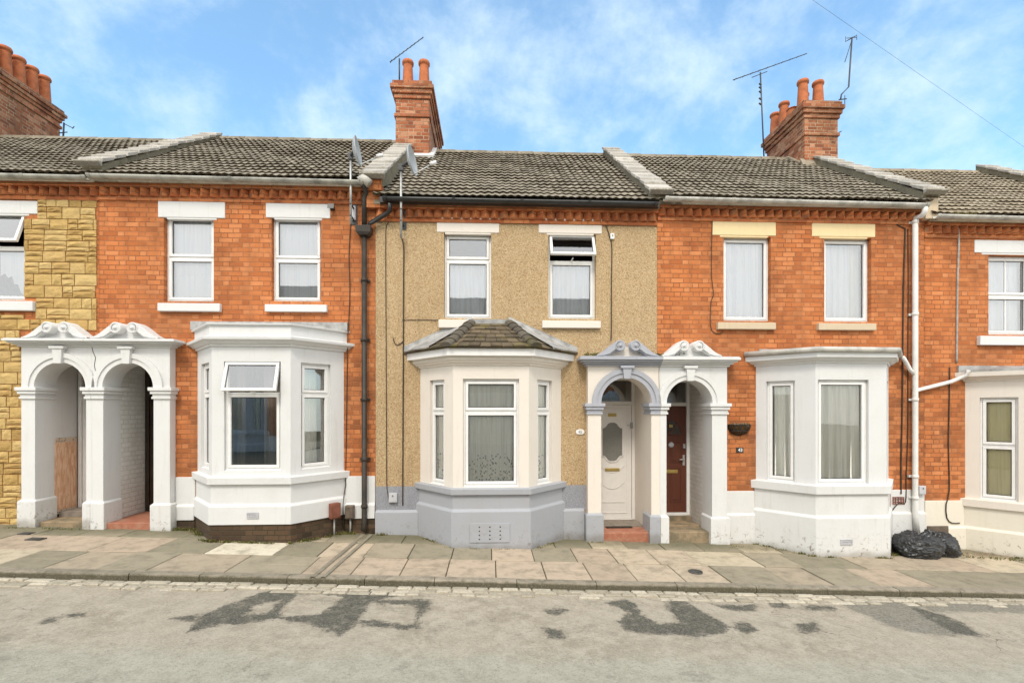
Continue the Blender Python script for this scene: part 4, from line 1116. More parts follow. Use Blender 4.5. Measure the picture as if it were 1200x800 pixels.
def bay_common(H, B, prof_base, prof_sill, prof_cor, body, wins, specs, mats, y_in=0.02, base_zl=None):
    h = H['o']
    bb, F = bay_body(H, B, body[0], body[1], wins, mats[0])
    bo = bb.build('bay', M[mats[0]], h, 0.004, 1)
    B.prof(prof_base, y_in, base_zl).build('base', M[mats[1]], bo, 0.006, 1)
    B.prof(prof_sill, y_in).build('sill', M[mats[2]], bo, 0.006, 2)
    B.prof(prof_cor, y_in).build('cornice', M[mats[3]], bo, 0.005, 2)
    q = MB(); pl = B.plan(-0.16, 0.2)              # floor and ceiling of the bay
    q.add([(x, y, body[0]-0.02) for x, y in pl], [(0,1,2,3)]); q.add([(x, y, body[1]-0.01) for x, y in pl], [(3,2,1,0)])
    q.build('soffit', M['white'], bo)
    for f, wn_, sp in zip(F, wins, specs):
        if wn_: window(h, f, *wn_, n=-0.05, **sp)
    return bo
def ledge_prof(zbot, zl, zs_, pj=(0.018, 0.05)):
    return [(zbot, pj[1]), (zl, pj[1]), (zl+0.035, pj[0]), (zs_, pj[0])]
wf = face_win(F1[1], 265, 331, 424, 550.5); wr = face_win(F1[2], 352.6, 383.4, 424, 549.5)
wr = (wr[0]-0.03, wr[1]+0.025, wf[2], wf[3]); wl = mirror_win(F1[0], wr)
zs0_ = ZB(296, 567)
t1 = ZB(296, 460.5)
bo1 = bay_common(H1, B1, ledge_prof(ZB(296, 613.5), ZB(296, 592.5), zs0_), [(zs0_, 0.0), (zs0_+0.002, 0.065), (sl1-0.012, 0.07), (sl1, 0.0), (sl1+0.002, -0.12)],
   [(cb1, 0.0), (cb1+0.001, 0.025), (cb1+0.035, 0.03), (cb1+0.04, 0.055), (cb1+0.085, 0.10), (cb1+0.088, 0.125), (cb1+0.13, 0.13), (cb1+0.15, 0.035), (ZB(296, 381.5), 0.035), (ZB(296, 381.5)+0.002, 0.07), (ZB(296, 379.5), 0.075), (ZB(296, 379.5)+0.004, -0.62)],
   (sl1, cb1), [wl, wf, wr],
   [dict(split=[t1]), dict(split=[t1], open_top=0.13, cover=covs(cov('drape', 0.03, 0.12, 0.25, s_frac=(0.55, 0.95)), cov('drape', 0.03, 0.12, 0.27, s_frac=(0.0, 0.18)))),
    dict(split=[t1], cover=cov('cloth_ivory', 0.03, 0.13, 0.22, s_frac=(0.1, 0.9)))], ('white', 'white', 'white', 'white'))
dk = B1.prof([(gz(B1.xc)-0.25, 0.03), (ZB(296, 613.5)+0.005, 0.03)]); dk.build('bare_base', M['brick_dark'], bo1)
q = MB(); q.box(PX(225, 0), PX(408, 0), -0.05, -0.002, PZ(316, 387.5, 0), PZ(316, 377.5, 0)); q.build('lead_flashing', M['lead'], bo1, 0.005)
def air_brick(parent, F, s0, s1, z0, z1, mat, cols=6, rows_=3, nm='air_brick'):
    q = MB(); frame_rect(q, F, s0, s1, z0, z1, 0.012, 0.0, 0.014)
    for i in range(1, cols): s = s0+(s1-s0)*i/cols; q.fbox(F, s-0.006, s+0.006, 0.0, 0.012, z0+0.012, z1-0.012)
    for j in range(1, rows_): z = z0+(z1-z0)*j/rows_; q.fbox(F, s0+0.012, s1-0.012, 0.0, 0.0115, z-0.006, z+0.006)
    o = q.build(nm, M[mat], parent)
    return o
sA, zA = F1[1].at(289.5, 607, 0.05); sB, zB = F1[1].at(303, 600, 0.05)
Fo = Fr(*F1[1].p(0, 0.051, 0)[:2]); air_brick(bo1, Fo, sA, sB, zA, zB, 'meter_grey')
parapet(H1, h, P2, lambda y: roof_z(H1, y)+0.12, 2.55, front_drop=0.16)
q = MB(); zt_ = roof_z(H1, -0.18)+0.12-0.10; q.box(P2-0.16, P2+0.13, -0.15, 0.03, H1['dz']-0.10, zt_); q.box(P2-0.12, P2+0.10, -0.10, 0.03, H1['dz']-0.36, H1['dz']-0.102); q.build('brick_corbel', M['brick'], h, 0.006, 1)
# black downpipe with hopper
xd = PX(427, -0.08); xg = PX(431, -0.2)
q = MB(); yd = -0.085
q.tube([(xd+0.03, YE-0.06, H1['gut']-0.03), (xd+0.03, yd-0.02, H1['gut']-0.13), (xd, yd, PZ(427, 232, yd)), (xd, yd, PZ(427, 268, yd))], 0.040, 10)
q.tube([(xd, yd, PZ(427, 275, yd)), (xd, yd, PZ(427, 612, yd)), (xd, yd-0.05, PZ(427, 621, yd))], 0.042, 12)
dp = q.build('downpipe', M['old_black'], h); dp['label'] = 'black downpipe with a box hopper'
q = MB(); z0, z1 = PZ(427, 277, yd), PZ(427, 266, yd)
q.loft([[(xd-0.07,yd-0.07,z0),(xd+0.07,yd-0.07,z0),(xd+0.07,-0.01,z0),(xd-0.07,-0.01,z0)], [(xd-0.115,yd-0.09,z0+0.05),(xd+0.115,yd-0.09,z0+0.05),(xd+0.115,-0.01,z0+0.05),(xd-0.115,-0.01,z0+0.05)],
        [(xd-0.12,yd-0.095,z1),(xd+0.12,yd-0.095,z1),(xd+0.12,-0.01,z1),(xd-0.12,-0.01,z1)]], True, True, True); q.build('hopper', M['old_black'], dp, 0.008)
q = MB()
for zz in (PZ(427, 330, yd), PZ(427, 400, yd), PZ(427, 470, yd), PZ(427, 540, yd), PZ(427, 595, yd)):
    q.lathe((xd, yd, zz), [(0.042,0),(0.052,0.004),(0.052,0.05),(0.042,0.054)], 12); q.box(xd-0.075, xd+0.075, -0.035, -0.002, zz+0.01, zz+0.045)
q.build('collar', M['old_black'], dp)
q = MB(); xw = PX(434, -0.25)
q.tube([(xw-0.02, YE-0.06, H1['gut']-0.045), (xw-0.12, YE-0.06, H1['gut']+0.04), (xw-0.17, YE-0.05, H1['gut']+0.0)], 0.070, 10); q.build('gutter_outlet', M['gutter_white'], h)
# ======== house 2: pebbledash
h = H2['o']
o2x0, o2x1 = PX(704.5, -0.14), PX(763.3, -0.14); xo2 = PX(689, -0.14)
o3x0, o3x1 = PX(781, -0.14), PX(834.5, -0.14); xo3 = PX(852, -0.14)
zs2 = PZ(772, 472.3, -0.16); cor2 = (PZ(772, 429, -0.2), PZ(772, 417, -0.3)); ped2 = PZ(772, 398.5, -0.24)
H2['hall'] = o2x0-0.12; H3['hall'] = o3x1+0.12
shell(H2)
B2 = Bay(PX(575.5, 0)); F2 = B2.frames()
wa, wb = up_win(H2, 521, 575.6, 274.7, 374), up_win(H2, 642, 697, 276, 374.5)
sl2 = ZB(575, 571); cb2 = ZB(575, 428)
bayhole = (B2.xc-B2.W/2+0.12, B2.xc+B2.W/2-0.12, sl2+0.02, cb2-0.02)
front(H2, 'pebble', [wa, wb, bayhole, (xo2, P3+0.05, -1, cor2[0])], gz(P2)-0.6)
dentils(H2, h, P2+0.004, P3-0.002, H2['dz'])
roof(H2, h); gutter(H2, h, PX(449, -0.2), PX(770, -0.2), H2['gut'], 'black_plastic', -0.01)
q = MB(); q.tube([V3_(457, 238, -0.2), V3_(457, 247, -0.16), V3_(452, 251, -0.10), V3_(435, 261, -0.085), V3_(432, 264, -0.085), V3_(431.5, 270, -0.085)], 0.036, 10); dq_ = q.build('offset_pipe', M['black_plastic'], h)
q = MB(); q.box(P2+0.1, P3-0.02, YE-0.005, -0.086, H2['dz']-0.03, H2['dz']+0.06); q.build('fascia', M['black_plastic'], h)
zp2, zl2 = PZ(680, 568, 0), PZ(680, 597.5, 0)
for a_, b_ in ((P2+0.004, B2.xc-B2.W/2-0.02), (B2.xc+B2.W/2+0.02, xo2-0.005)):
    mbp = MB(); mbp.fbox(FACADE, a_, b_, 0, 0.006, zl2, zp2); mbp.build('painted_pebble_band', M['pebble_grey'], h)
plinth(H2, [(P2+0.006, B2.xc-B2.W/2-0.03), (B2.xc+B2.W/2+0.03, xo2-0.04)], zl2+0.035, zl2, 'grey', None, (0.012, 0.055))
sp_a, sp_b = span(511.5, 585, 253.5, 272), span(631.5, 706, 254.5, 273)
si_a, si_b = span(514, 583, 374.5, 384.3), span(635.5, 704, 375.5, 384.5)
zt = PZ(548, 305.3, 0.085)
window(h, FACADE, *wa, split=[zt], sill=si_a, lintel=sp_a, sill_mat='cream', lintel_mat='cream', cover=cov('net', 0.02, 0.09, 0.08, (0, 0.72)))
window(h, FACADE, *wb, split=[zt], open_top=0.19, sill=si_b, lintel=sp_b, sill_mat='cream', lintel_mat='cream', cover=cov('net', 0.02, 0.09, 0.08, (0, 0.72)))
mm_ = dict(wall='cream', trim='lilac', base='grey', tymp='cream', bh=0.45)
porch(h, 0, xo2, P3-0.001, (o2x0, o2x1), zs2, (o2x1-o2x0)/2, cor2[0], cor2, ped2, mats=mm_)
zr2 = zs2+(o2x1-o2x0)/2+0.05
recess(h, o2x0, o2x1, 0.22, RY, 0, zr2, ('cream', 'cream'), 0)
zst = PZ(730, 623.5, -0.1)
q = MB(); q.box(o2x0, o2x1, -0.11, RY, gz(2.2)-0.25, zst); q.build('doorstep', M['step_red'], h, 0.012)
zd0, zd1 = PZ(728, 607.5, RY), PZ(728, 474, RY)
d, F, a, b, L = door(h, o2x0, o2x1, RY, zd0, zd1, zr2, None, 'upvc_cream', 0)
q = MB(); q.box(o2x0+0.06, o2x1-0.06, RY-0.035, RY-0.004, zst, zd0-0.052); q.build('riser', M['dark_metal'], d)
c = (a+b)/2-0.0
def strip(mb, F, pts, wd, n0, n1):
    for (s0, z0), (s1, z1) in zip(pts[:-1], pts[1:]):
        dx, dz = s1-s0, z1-z0; l = math.hypot(dx, dz); px_, pz_ = -dz/l*wd/2, dx/l*wd/2
        mb.loft([[F.p(s0+px_,n0,z0+pz_), F.p(s0+px_,n1,z0+pz_), F.p(s0-px_,n1,z0-pz_), F.p(s0-px_,n0,z0-pz_)], [F.p(s1+px_,n0,z1+pz_), F.p(s1+px_,n1,z1+pz_), F.p(s1-px_,n1,z1-pz_), F.p(s1-px_,n0,z1-pz_)]], True)
frame_rect(L, F, a+0.075, b-0.075, zd0+0.10, zd1-0.07, 0.012, -0.004, 0.006)
s_l = F.at(706.7, 545)[0]; s_r = F.at(730, 545)[0]; zc_t, zc_b = F.at(718, 494)[1], F.at(718, 541)[1]
gc, gw, gh = (a+b)/2, 0.19, (zc_t-zc_b)/2; gz0 = (zc_t+zc_b)/2
shape = [(-1,-0.72),(-0.82,-0.70),(-0.62,-0.80),(-0.45,-0.93),(-0.2,-0.99),(0.2,-0.99),(0.45,-0.93),(0.62,-0.80),(0.82,-0.70),(1,-0.72),(1,0.72),(0.82,0.70),(0.62,0.80),(0.45,0.93),(0.2,0.99),(-0.2,0.99),(-0.45,0.93),(-0.62,0.80),(-0.82,0.70),(-1,0.72)]
gp = [(gc+gw*u, gz0+gh*v) for u, v in shape]
strip(L, F, gp+[gp[0]], 0.022, -0.004, 0.012)
arc = [(gc+gw*1.0*u, gz0-gh-0.09-0.10*(1-abs(u)**2)*(1 if abs(u) < 0.8 else 0.9)) for u in np.linspace(-1, 1, 14)]
strip(L, F, [(gc-gw-0.03, arc[0][1]+0.03)]+arc+[(gc+gw+0.03, arc[-1][1]+0.03)], 0.012, -0.004, 0.006)
arc2 = [(u, z-0.29) for u, z in arc]; strip(L, F, [(gc-gw-0.03, arc2[0][1]+0.02)]+arc2+[(gc+gw+0.03, arc2[-1][1]+0.02)], 0.012, -0.004, 0.006)
strip(L, F, [(gc-gw-0.03, zd0+0.30), (gc+gw+0.03, zd0+0.30)], 0.014, -0.004, 0.006)
lf = L.build('door_leaf', M['upvc_cream'], d, 0.002, 1)
q = MB(); q.add([F.p(s, 0.0005, z) for s, z in gp], [tuple(range(len(gp)))]); q.build('glass', M['obscure'], d)
q = MB(); z = F.at(718, 550)[1]; q.fbox(F, gc-0.13, gc+0.13, -0.004, 0.008, z-0.028, z+0.028); q.fbox(F, gc-0.11, gc+0.11, 0.008, 0.012, z-0.014, z+0.014); q.build('letterbox', M['gold'], d, 0.003)
q = MB(); z = F.at(718, 486)[1]; q.fbox(F, gc-0.075, gc+0.075, -0.004, 0.005, z-0.03, z+0.03); q.build('number_plate', M['gold'], d, 0.003)
q = MB(); z = F.at(718, 498)[1]; q.fbox(F, b-0.02, b+0.02, -0.004, 0.022, z-0.06, z+0.05); q.tube([F.p(b, 0.02, z), F.p(b, 0.05, z), F.p(b-0.09, 0.052, z)], 0.009); q.build('handle', M['steel'], d)
# bay 2
wf = face_win(F2[1], 542.8, 608, 444, 569.5); wl = face_win(F2[0], 507.3, 524.5, 444, 568); wl = (wl[0], wl[1], wf[2], wf[3]); wr = face_win(F2[2], 626, 643.3, 444, 568); wr = (wr[0], wr[1], wf[2], wf[3])
zs0_ = ZB(575, 579); t2 = ZB(575, 482)
lc = cov('lace', 0.016, 0.085, 0.05, name='net_curtain')
zg2 = gz(B2.xc)
bo2 = bay_common(H2, B2, ledge_prof(zg2-0.2, ZB(575, 598.5), zs0_, (0.018, 0.055)), [(zs0_, 0.0), (zs0_+0.002, 0.065), (sl2-0.012, 0.07), (sl2, 0.0), (sl2+0.002, -0.12)],
   [(cb2, 0.0), (cb2+0.001, 0.02), (cb2+0.03, 0.025), (cb2+0.034, 0.05), (cb2+0.07, 0.07), (cb2+0.074, 0.09), (ZB(575, 416), 0.095)],
   (sl2, cb2), [wl, wf, wr], [dict(split=[t2], cover=lc, glass='glass_clear')]*3, ('cream', 'grey', 'grey', 'cream'))
zf0, zf1 = ZB(575, 416.5, -0.8), ZB(575, 408, -0.8)
fb = B2.prof([(zf0, 0.0), (zf0+0.001, 0.155), (zf1, 0.16), (zf1+0.002, 0.1)], 0.0); fb.build('fascia', M['upvc'], bo2)
ev = B2.plan(0.20, -0.0); ze = zf1+0.012; zt_ = PZ(575, 381, 0)+0.03
tl, tr_ = (PX(553, 0), -0.03, zt_), (PX(596, 0), -0.03, zt_)
A_, B_, C_, D_ = [(x, y, ze) for x, y in ev]
br = MB()
def slope_tiles(mb, a, b, c, d, rows_, wd):     # a,b eave; c,d top
    a, b, c, d = map(Vector, (a, b, c, d)); nrm = (b-a).cross(d-a).normalized()
    if nrm.z < 0: nrm = -nrm
    for i in range(rows_):
        t0, t1 = i/rows_, min(1, (i+1.25)/rows_)
        l0, r0 = a.lerp(d, t0), b.lerp(c, t0); l1, r1 = a.lerp(d, t1), b.lerp(c, t1)
        n = max(1, int((r0-l0).length/wd))
        for j in range(n):
            u0, u1 = (j+0.02)/n, (j+0.98)/n; mb.rv = random.random(); li = random.uniform(0.018, 0.032)
            p = [l0.lerp(r0, u0), l0.lerp(r0, u1), l1.lerp(r1, u1), l1.lerp(r1, u0)]
            top = [p[0]+nrm*li, p[1]+nrm*(li+random.uniform(-0.004,0.004)), p[2]+nrm*0.006, p[3]+nrm*0.006]
            mb.add([*p, *top], [(4,5,6,7), (0,1,5,4), (1,2,6,5), (3,0,4,7)])
slope_tiles(br, B_, C_, tr_, tl, 6, 0.15)
slope_tiles(br, A_, B_, tl, tl, 6, 0.15); slope_tiles(br, C_, D_, tr_, tr_, 6, 0.15)
br.add([(*A_[:2], ze-0.01), (*B_[:2], ze-0.01), (*C_[:2], ze-0.01), (*D_[:2], ze-0.01)], [(0,1,2,3)])
ro = br.build('bay_roof', M['tile_moss'], bo2)
for e0, e1 in ((B_, tl), (C_, tr_)):
    hp = MB()
    e0, e1 = Vector(e0), Vector(e1); n = 6; d_ = (e1-e0).normalized(); sd_ = d_.cross(Vector((0,0,1))).normalized(); upv = sd_.cross(d_)
    for i in range(n):
        hp.rv = random.random(); a0, b0 = e0.lerp(e1, i/n), e0.lerp(e1, (i+1.12)/n); rings = []
        for pt, rr in ((a0, 0.10), (b0, 0.078)):
            rings.append([pt + sd_*rr*math.cos(t*math.pi/6) + upv*(rr*0.75*math.sin(t*math.pi/6)+0.005) for t in range(7)])
        hp.loft(rings, False); hp.face(list(range(len(hp.v)-14, len(hp.v)-7)))
    hp.build('hip_tiles', M['hip'], bo2)
lf_ = MB()
for e0, e1 in ((A_, tl), (D_, tr_)):
    e0, e1 = Vector(e0), Vector(e1)
    v_ = Vector((0, 0, 0.02)); o_ = Vector((0, -0.16, -0.0))
    f0 = e0.lerp(Vector(B_ if e0.x < B2.xc else C_), 0.62); u_ = Vector((0, 0, 0.048)); w0_ = Vector((0, -0.004, 0))
    lf_.add([e0+w0_+u_, e1+u_, e1+Vector((0,-0.05,0.02)), f0+u_, e0+w0_+Vector((0,0,0.002)), f0+Vector((0,0,0.002)), e0+w0_+Vector((0,0,0.11)), e1+Vector((0,0.02,0.11))], [(0,3,2,1),(4,5,3,0),(0,1,7,6)])
lf_.box(tl[0]-0.03, tr_[0]+0.03, -0.09, -0.003, zt_-0.02, zt_+0.05)
lf_.build('lead_flashing', M['lead'], bo2)
# iron vent panel with holes
s0, z1 = F2[1].at(550.5, 613, 0.06); s1, z0 = F2[1].at(597.5, 635, 0.06)
Fo = Fr(*F2[1].p(0, 0.055, 0)[:2]); q = MB(); q.fbox(Fo, s0, s1, -0.01, 0.012, z0, z1)
vp = q.build('vent_panel', M['grey'], bo2, 0.004)
q = MB()
for i in range(3):
    for j in range(4): q.lathe(Fo.p(s0+(s1-s0)*(0.24+0.26*i), 0.0125, z0+(z1-z0)*(0.18+0.21*j)), [(0.011, 0.0), (0.011, 0.001), (0.0005, 0.001)], 8, axis='Y')
q.build('vent_holes', M['gasket'], vp)
# chimney on the party line with the red brick house
cy = 2.55; c0, c1 = PX(463.5, cy), PX(503, cy)
chimney(h, c0, c1, cy, cy+2.1, roof_z(H2, cy)-0.15, PZ(480, 137.5, cy), PZ(480, 116, cy), PZ(480, 96, cy),
        [(c0+0.22, cy+0.25, 0.60, 0.115), (c1-0.14, cy+0.25, 0.60, 0.115), (c0+0.36, cy+0.95, 0.42, 0.11), (c1-0.12, cy+0.95, 0.42, 0.11), (c0+0.24, cy+1.7, 0.42, 0.11), (c1-0.16, cy+1.7, 0.42, 0.11)])
q = MB(); q.box(c0-0.02, c1+0.10, cy-0.06, cy+0.9, roof_z(H2, cy)-0.04, roof_z(H2, cy)+0.02); 
fm = MB(); fm.prism_x([(cy-0.07, roof_z(H2, cy-0.07)+0.06), (cy+0.66, roof_z(H2, cy+0.66)+0.10), (cy+0.66, roof_z(H2, cy+0.66)-0.1), (cy-0.07, roof_z(H2, cy-0.07)-0.1)], c1-0.01, c1+0.09)
fm.prism_x([(cy-0.09, roof_z(H2, cy)+0.02), (cy+0.02, roof_z(H2, cy)+0.13), (cy+0.02, roof_z(H2, cy)-0.1)], c0+0.3, c1+0.09)
fm.build('mortar_fillet', M['digit_white'], h)
parapet(H2, h, P3, lambda y: roof_z(H2, y)+0.22, YR+0.02)

# ======== house 3: red brick, cream lintels
h = H3['o']; shell(H3)
B3 = Bay(PX(964, 0)); F3 = B3.frames()
wa, wb = up_win(H3, 845, 900, 279, 377), up_win(H3, 962, 1016.5, 280.5, 378)
sl3 = ZB(985, 567.5); cb3 = ZB(985, 425.5)
bayhole = (B3.xc-B3.W/2+0.12, B3.xc+B3.W/2-0.12, sl3+0.02, cb3-0.02)
front(H3, 'brick', [wa, wb, bayhole, (P3-0.05, xo3, -1, cor2[0])], gz(P3)-0.7)
dentils(H3, h, P3+0.002, P4-0.003, H3['dz'])
roof(H3, h); gutter(H3, h, PX(778, -0.2), PX(1086, -0.2), H3['gut'], 'gutter_white', -0.03)
zp3, zl3 = PZ(1060, 573.5, 0), PZ(1060, 601, 0)
plinth(H3, [(xo3+0.04, B3.xc-B3.W/2-0.03), (B3.xc+B3.W/2+0.03, P4-0.006)], zp3, zl3, 'white_low')
sp_a, sp_b = span(836, 911, 257.5, 275.5), span(953.5, 1028, 259, 277)
si_a, si_b = span(841, 909, 377.5, 386), span(959, 1026.5, 378.5, 387)
window(h, FACADE, *wa, sill=si_a, lintel=sp_a, sill_mat='sill_stone', lintel_mat='lintel_cream', cover=cov('net', 0.022, 0.16, 0.075), label='window with a plain white net curtain and damaged foot')
window(h, FACADE, *wb, sill=si_b, lintel=sp_b, sill_mat='sill_stone', lintel_mat='lintel_cream', cover=covs(cov('net', 0.022, 0.12, 0.12, s_frac=(0, 0.72)), cov('cloth_ivory', 0.03, 0.10, 0.14, s_frac=(0.7, 1))))
mm_ = dict(wall='white', trim='white', base='white_low', tymp='white', bh=0.45)
porch(h, 0, xo3, P3+0.001, (o3x0, o3x1), zs2, (o3x1-o3x0)/2, cor2[0], cor2, ped2, mats=mm_)
recess(h, o3x0, o3x1, 0.22, RY, 0, zs2+(o3x1-o3x0)/2+0.05, ('white', 'brick_white'), 0)
q = MB(); zst = PZ(808, 623, -0.1); q.box(o3x0, o3x1, -0.10, 0.30, gz(3.2)-0.25, zst); q.box(o3x0, o3x1, 0.305, RY, gz(3.2)-0.2, zst+0.015); ds = q.build('doorstep', M['step_stone'], h, 0.012)
zd0, zd1 = PZ(800, 600, RY), PZ(800, 475.5, RY)
q = MB(); q.box(o3x0+0.01, o3x1-0.01, RY-0.10, RY+0.02, zst-0.02, zd0-0.052); q.build('threshold', M['step_stone'], ds, 0.006)
d, F, a, b, L = door(h, o3x0, o3x1, RY, zd0, zd1, zs2+(o3x1-o3x0)/2+0.05, None, 'upvc', 0)
Hd = zd1-zd0; c = (a+b)/2
for (u0, u1, v0, v1) in ((0.13,0.46,0.10,0.42),(0.54,0.87,0.10,0.42),(0.13,0.46,0.47,0.66),(0.54,0.87,0.47,0.66)):
    s0, s1, z0, z1 = a+(b-a)*u0, a+(b-a)*u1, zd0+Hd*v0, zd0+Hd*v1
    frame_rect(L, F, s0, s1, z0, z1, 0.014, -0.004, 0.006); L.fbox(F, s0+0.035, s1-0.035, -0.004, 0.004, z0+0.035, z1-0.035)
fan = [(c+(b-a)*0.37*math.cos(t), zd0+Hd*0.73+0.20*math.sin(t)*1.35) for t in np.linspace(math.pi, 0, 15)]
strip(L, F, fan+[fan[0]], 0.02, -0.004, 0.010)
for t in (0.28, 0.5, 0.72): strip(L, F, [(c, zd0+Hd*0.73), (c+(b-a)*0.37*math.cos(math.pi*t), zd0+Hd*0.73+0.27*math.sin(math.pi*t))], 0.014, -0.004, 0.010)
lf = L.build('door_leaf', M['door_red'], d, 0.002, 1)
q = MB(); q.add([F.p(s, 0.001, z) for s, z in fan[::-1]], [tuple(range(len(fan)))]); q.build('fanlight', M['fan_glass'], d)
q = MB(); z = F.at(787, 552)[1]; s = F.at(787, 552)[0]; q.fbox(F, s-0.13, s+0.11, -0.004, 0.008, z-0.03, z+0.03); q.fbox(F, s-0.11, s+0.09, 0.008, 0.012, z-0.015, z+0.015); q.build('letterbox', M['gold'], d, 0.003)
q = MB(); s, z = F.at(804, 538); q.fbox(F, b-0.065, b-0.025, -0.004, 0.008, z-0.11, z+0.08); q.tube([F.p(b-0.045,0.005,z), F.p(b-0.045,0.04,z), F.p(b-0.14,0.042,z)], 0.009)
q.fbox(F, b-0.06, b-0.02, -0.004, 0.02, z+0.20, z+0.28); q.build('handle', M['steel'], d)
q = MB(); s, z = F.at(786.5, 521); q.lathe(F.p(s, 0.005, z), [(0.05,0),(0.05,0.002),(0.001,0.002)], 16, axis='Y'); q.build('sticker', M['meter_grey'], d)
q = MB(); s, z = F.at(786, 499); q.fbox(F, s-0.035, s+0.035, -0.004, 0.01, z-0.025, z+0.025); q.build('knocker', M['gold'], d, 0.004)
wl = face_win(F3[0], 899.5, 933, 446, 566); wf = face_win(F3[1], 955.5, 1014.5, 445, 566.5); wl = (wl[0], wl[1], wf[2], wf[3]); wr = mirror_win(F3[2], wl)
zs0_ = ZB(985, 578.5)
zc_ = ZB(985, 413.5)
ic = cov('cloth_ivory', 0.028, 0.15, 0.055)
bo3 = bay_common(H3, B3, ledge_prof(gz(B3.xc)-0.25, ZB(985, 606), zs0_, (0.018, 0.05)), [(zs0_, 0.0), (zs0_+0.002, 0.06), (sl3-0.012, 0.065), (sl3, 0.0), (sl3+0.002, -0.12)],
   [(cb3, 0.0), (cb3+0.001, 0.02), (cb3+0.03, 0.025), (cb3+0.034, 0.05), (cb3+0.075, 0.10), (cb3+0.08, 0.13), (zc_, 0.135), (zc_+0.003, -0.1)],
   (sl3, cb3), [wl, wf, wr], [dict(cover=ic, glass='glass_clear')]*3, ('white', 'white_low', 'white', 'white'))
q = MB(); pl = B3.plan(0.10, 0.0); top = B3.plan(-0.3, 0.0)
q.loft([[(x, y, zc_+0.003) for x, y in pl], [(x, y, zc_+0.07) for x, y in pl], [(x, y, zc_+0.10) for x, y in top]])
q.add([(x, y, zc_+0.10) for x, y in top], [(0,1,2,3)]); q.box(top[0][0]-0.36, top[3][0]+0.2, -0.035, -0.003, zc_+0.04, zc_+0.13)
q.build('lead_roof', M['lead'], bo3)
q = MB(); pl = B3.plan(0.15, -0.01); q.tube([(x, y, zc_+0.045-0.02*i/3) for i, (x, y) in enumerate(pl)], 0.042, 10); q.build('gutter', M['gutter_white'], bo3)
s0, z0 = F3[1].at(985, 638, 0.055); s1, z1 = F3[1].at(999, 631.5, 0.055); Fo = Fr(*F3[1].p(0, 0.051, 0)[:2]); air_brick(bo3, Fo, s0, s1, z0, z1, 'meter_grey')
# terracotta air brick
s0, s1, z0, z1 = span(1046.5, 1059.5, 582, 590.5, -0.03); air_brick(h, Fr(0, -0.019), s0, s1, z0, z1, 'meter_red', 4, 3)
# chimney
cy = 2.6; c0, c1 = PX(943, cy), PX(982, cy)
chimney(h, c0, c1, cy, cy+1.5, roof_z(H3, cy)-0.15, PZ(962, 159.5, cy), PZ(962, 139, cy), PZ(962, 119.5, cy),
        [(c0+0.10, cy+0.22, 0.60, 0.115), (c0+0.45, cy+0.22, 0.58, 0.115), (c0+0.33, cy+0.55, 0.52, 0.11), (c0+0.10, cy+0.60, 0.20, 0.12), (c0+0.10, cy+0.93, 0.54, 0.115), (c0+0.10, cy+1.3, 0.50, 0.115), (c1-0.16, cy+0.9, 0.42, 0.11), (c1-0.16, cy+1.3, 0.42, 0.11)])
fm = MB(); fm.prism_x([(cy-0.10, roof_z(H3, cy-0.1)+0.03), (cy+0.02, roof_z(H3, cy)+0.16), (cy+0.02, roof_z(H3, cy)-0.1)], c0-0.09, c1-0.2)
fm.prism_x([(cy-0.08, roof_z(H3, cy-0.08)+0.05), (cy+0.56, roof_z(H3, cy+0.56)+0.10), (cy+0.56, roof_z(H3, cy+0.56)-0.1), (cy-0.08, roof_z(H3, cy-0.08)-0.1)], c0-0.09, c0+0.01)
fm.build('mortar_fillet', M['mortar'], h)
parapet(H3, h, P4, lambda y: roof_z(H3, y)+0.23, 2.62)
q = MB(); zt_ = roof_z(H3, -0.18)+0.23-0.09; q.box(P4-0.09, P4+0.13, -0.13, 0.03, H3['dz']-0.22, zt_); q.build('corbel', M['sill_stone'], h, 0.008)
# white downpipe with swan neck, branch from the bay
yd = -0.075; xd = PX(1072.5, yd); q = MB(); xg = PX(1083, -0.2)
q.tube([(xg, YE-0.055, H3['gut']-0.04), (xg, YE-0.05, H3['gut']-0.13), (xg-0.02, YE-0.02, H3['gut']-0.19), (xd+0.01, yd-0.01, PZ(1073, 255, yd)), (xd, yd, PZ(1073, 262, yd)), (xd, yd, PZ(1073, 604, yd)), (xd+0.005, yd-0.03, PZ(1073, 622, yd))], 0.042, 12)
dp = q.build('downpipe', M['pipe_white'], h); dp['label'] = 'white downpipe with a swan neck under the gutter'
q = MB()
for py in (262, 370, 470, 560, 585): q.lathe((xd, yd, PZ(1073, py, yd)), [(0.042,0),(0.050,0.004),(0.050,0.05),(0.042,0.054)], 12); q.box(xd-0.07, xd+0.07, -0.035, -0.002, PZ(1073, py, yd)+0.01, PZ(1073, py, yd)+0.045)
q.build('collar', M['pipe_white'], dp)
p3 = B3.plan(0.15, -0.01)[3]
q = MB(); q.tube([(p3[0]-0.05, -0.12, zc_+0.0), (p3[0]+0.02, -0.09, zc_-0.06), (xd-0.10, yd, PZ(1066, 432, yd)), (xd, yd, PZ(1072, 440, yd))], 0.032, 10); q.build('branch_pipe', M['pipe_white'], dp)

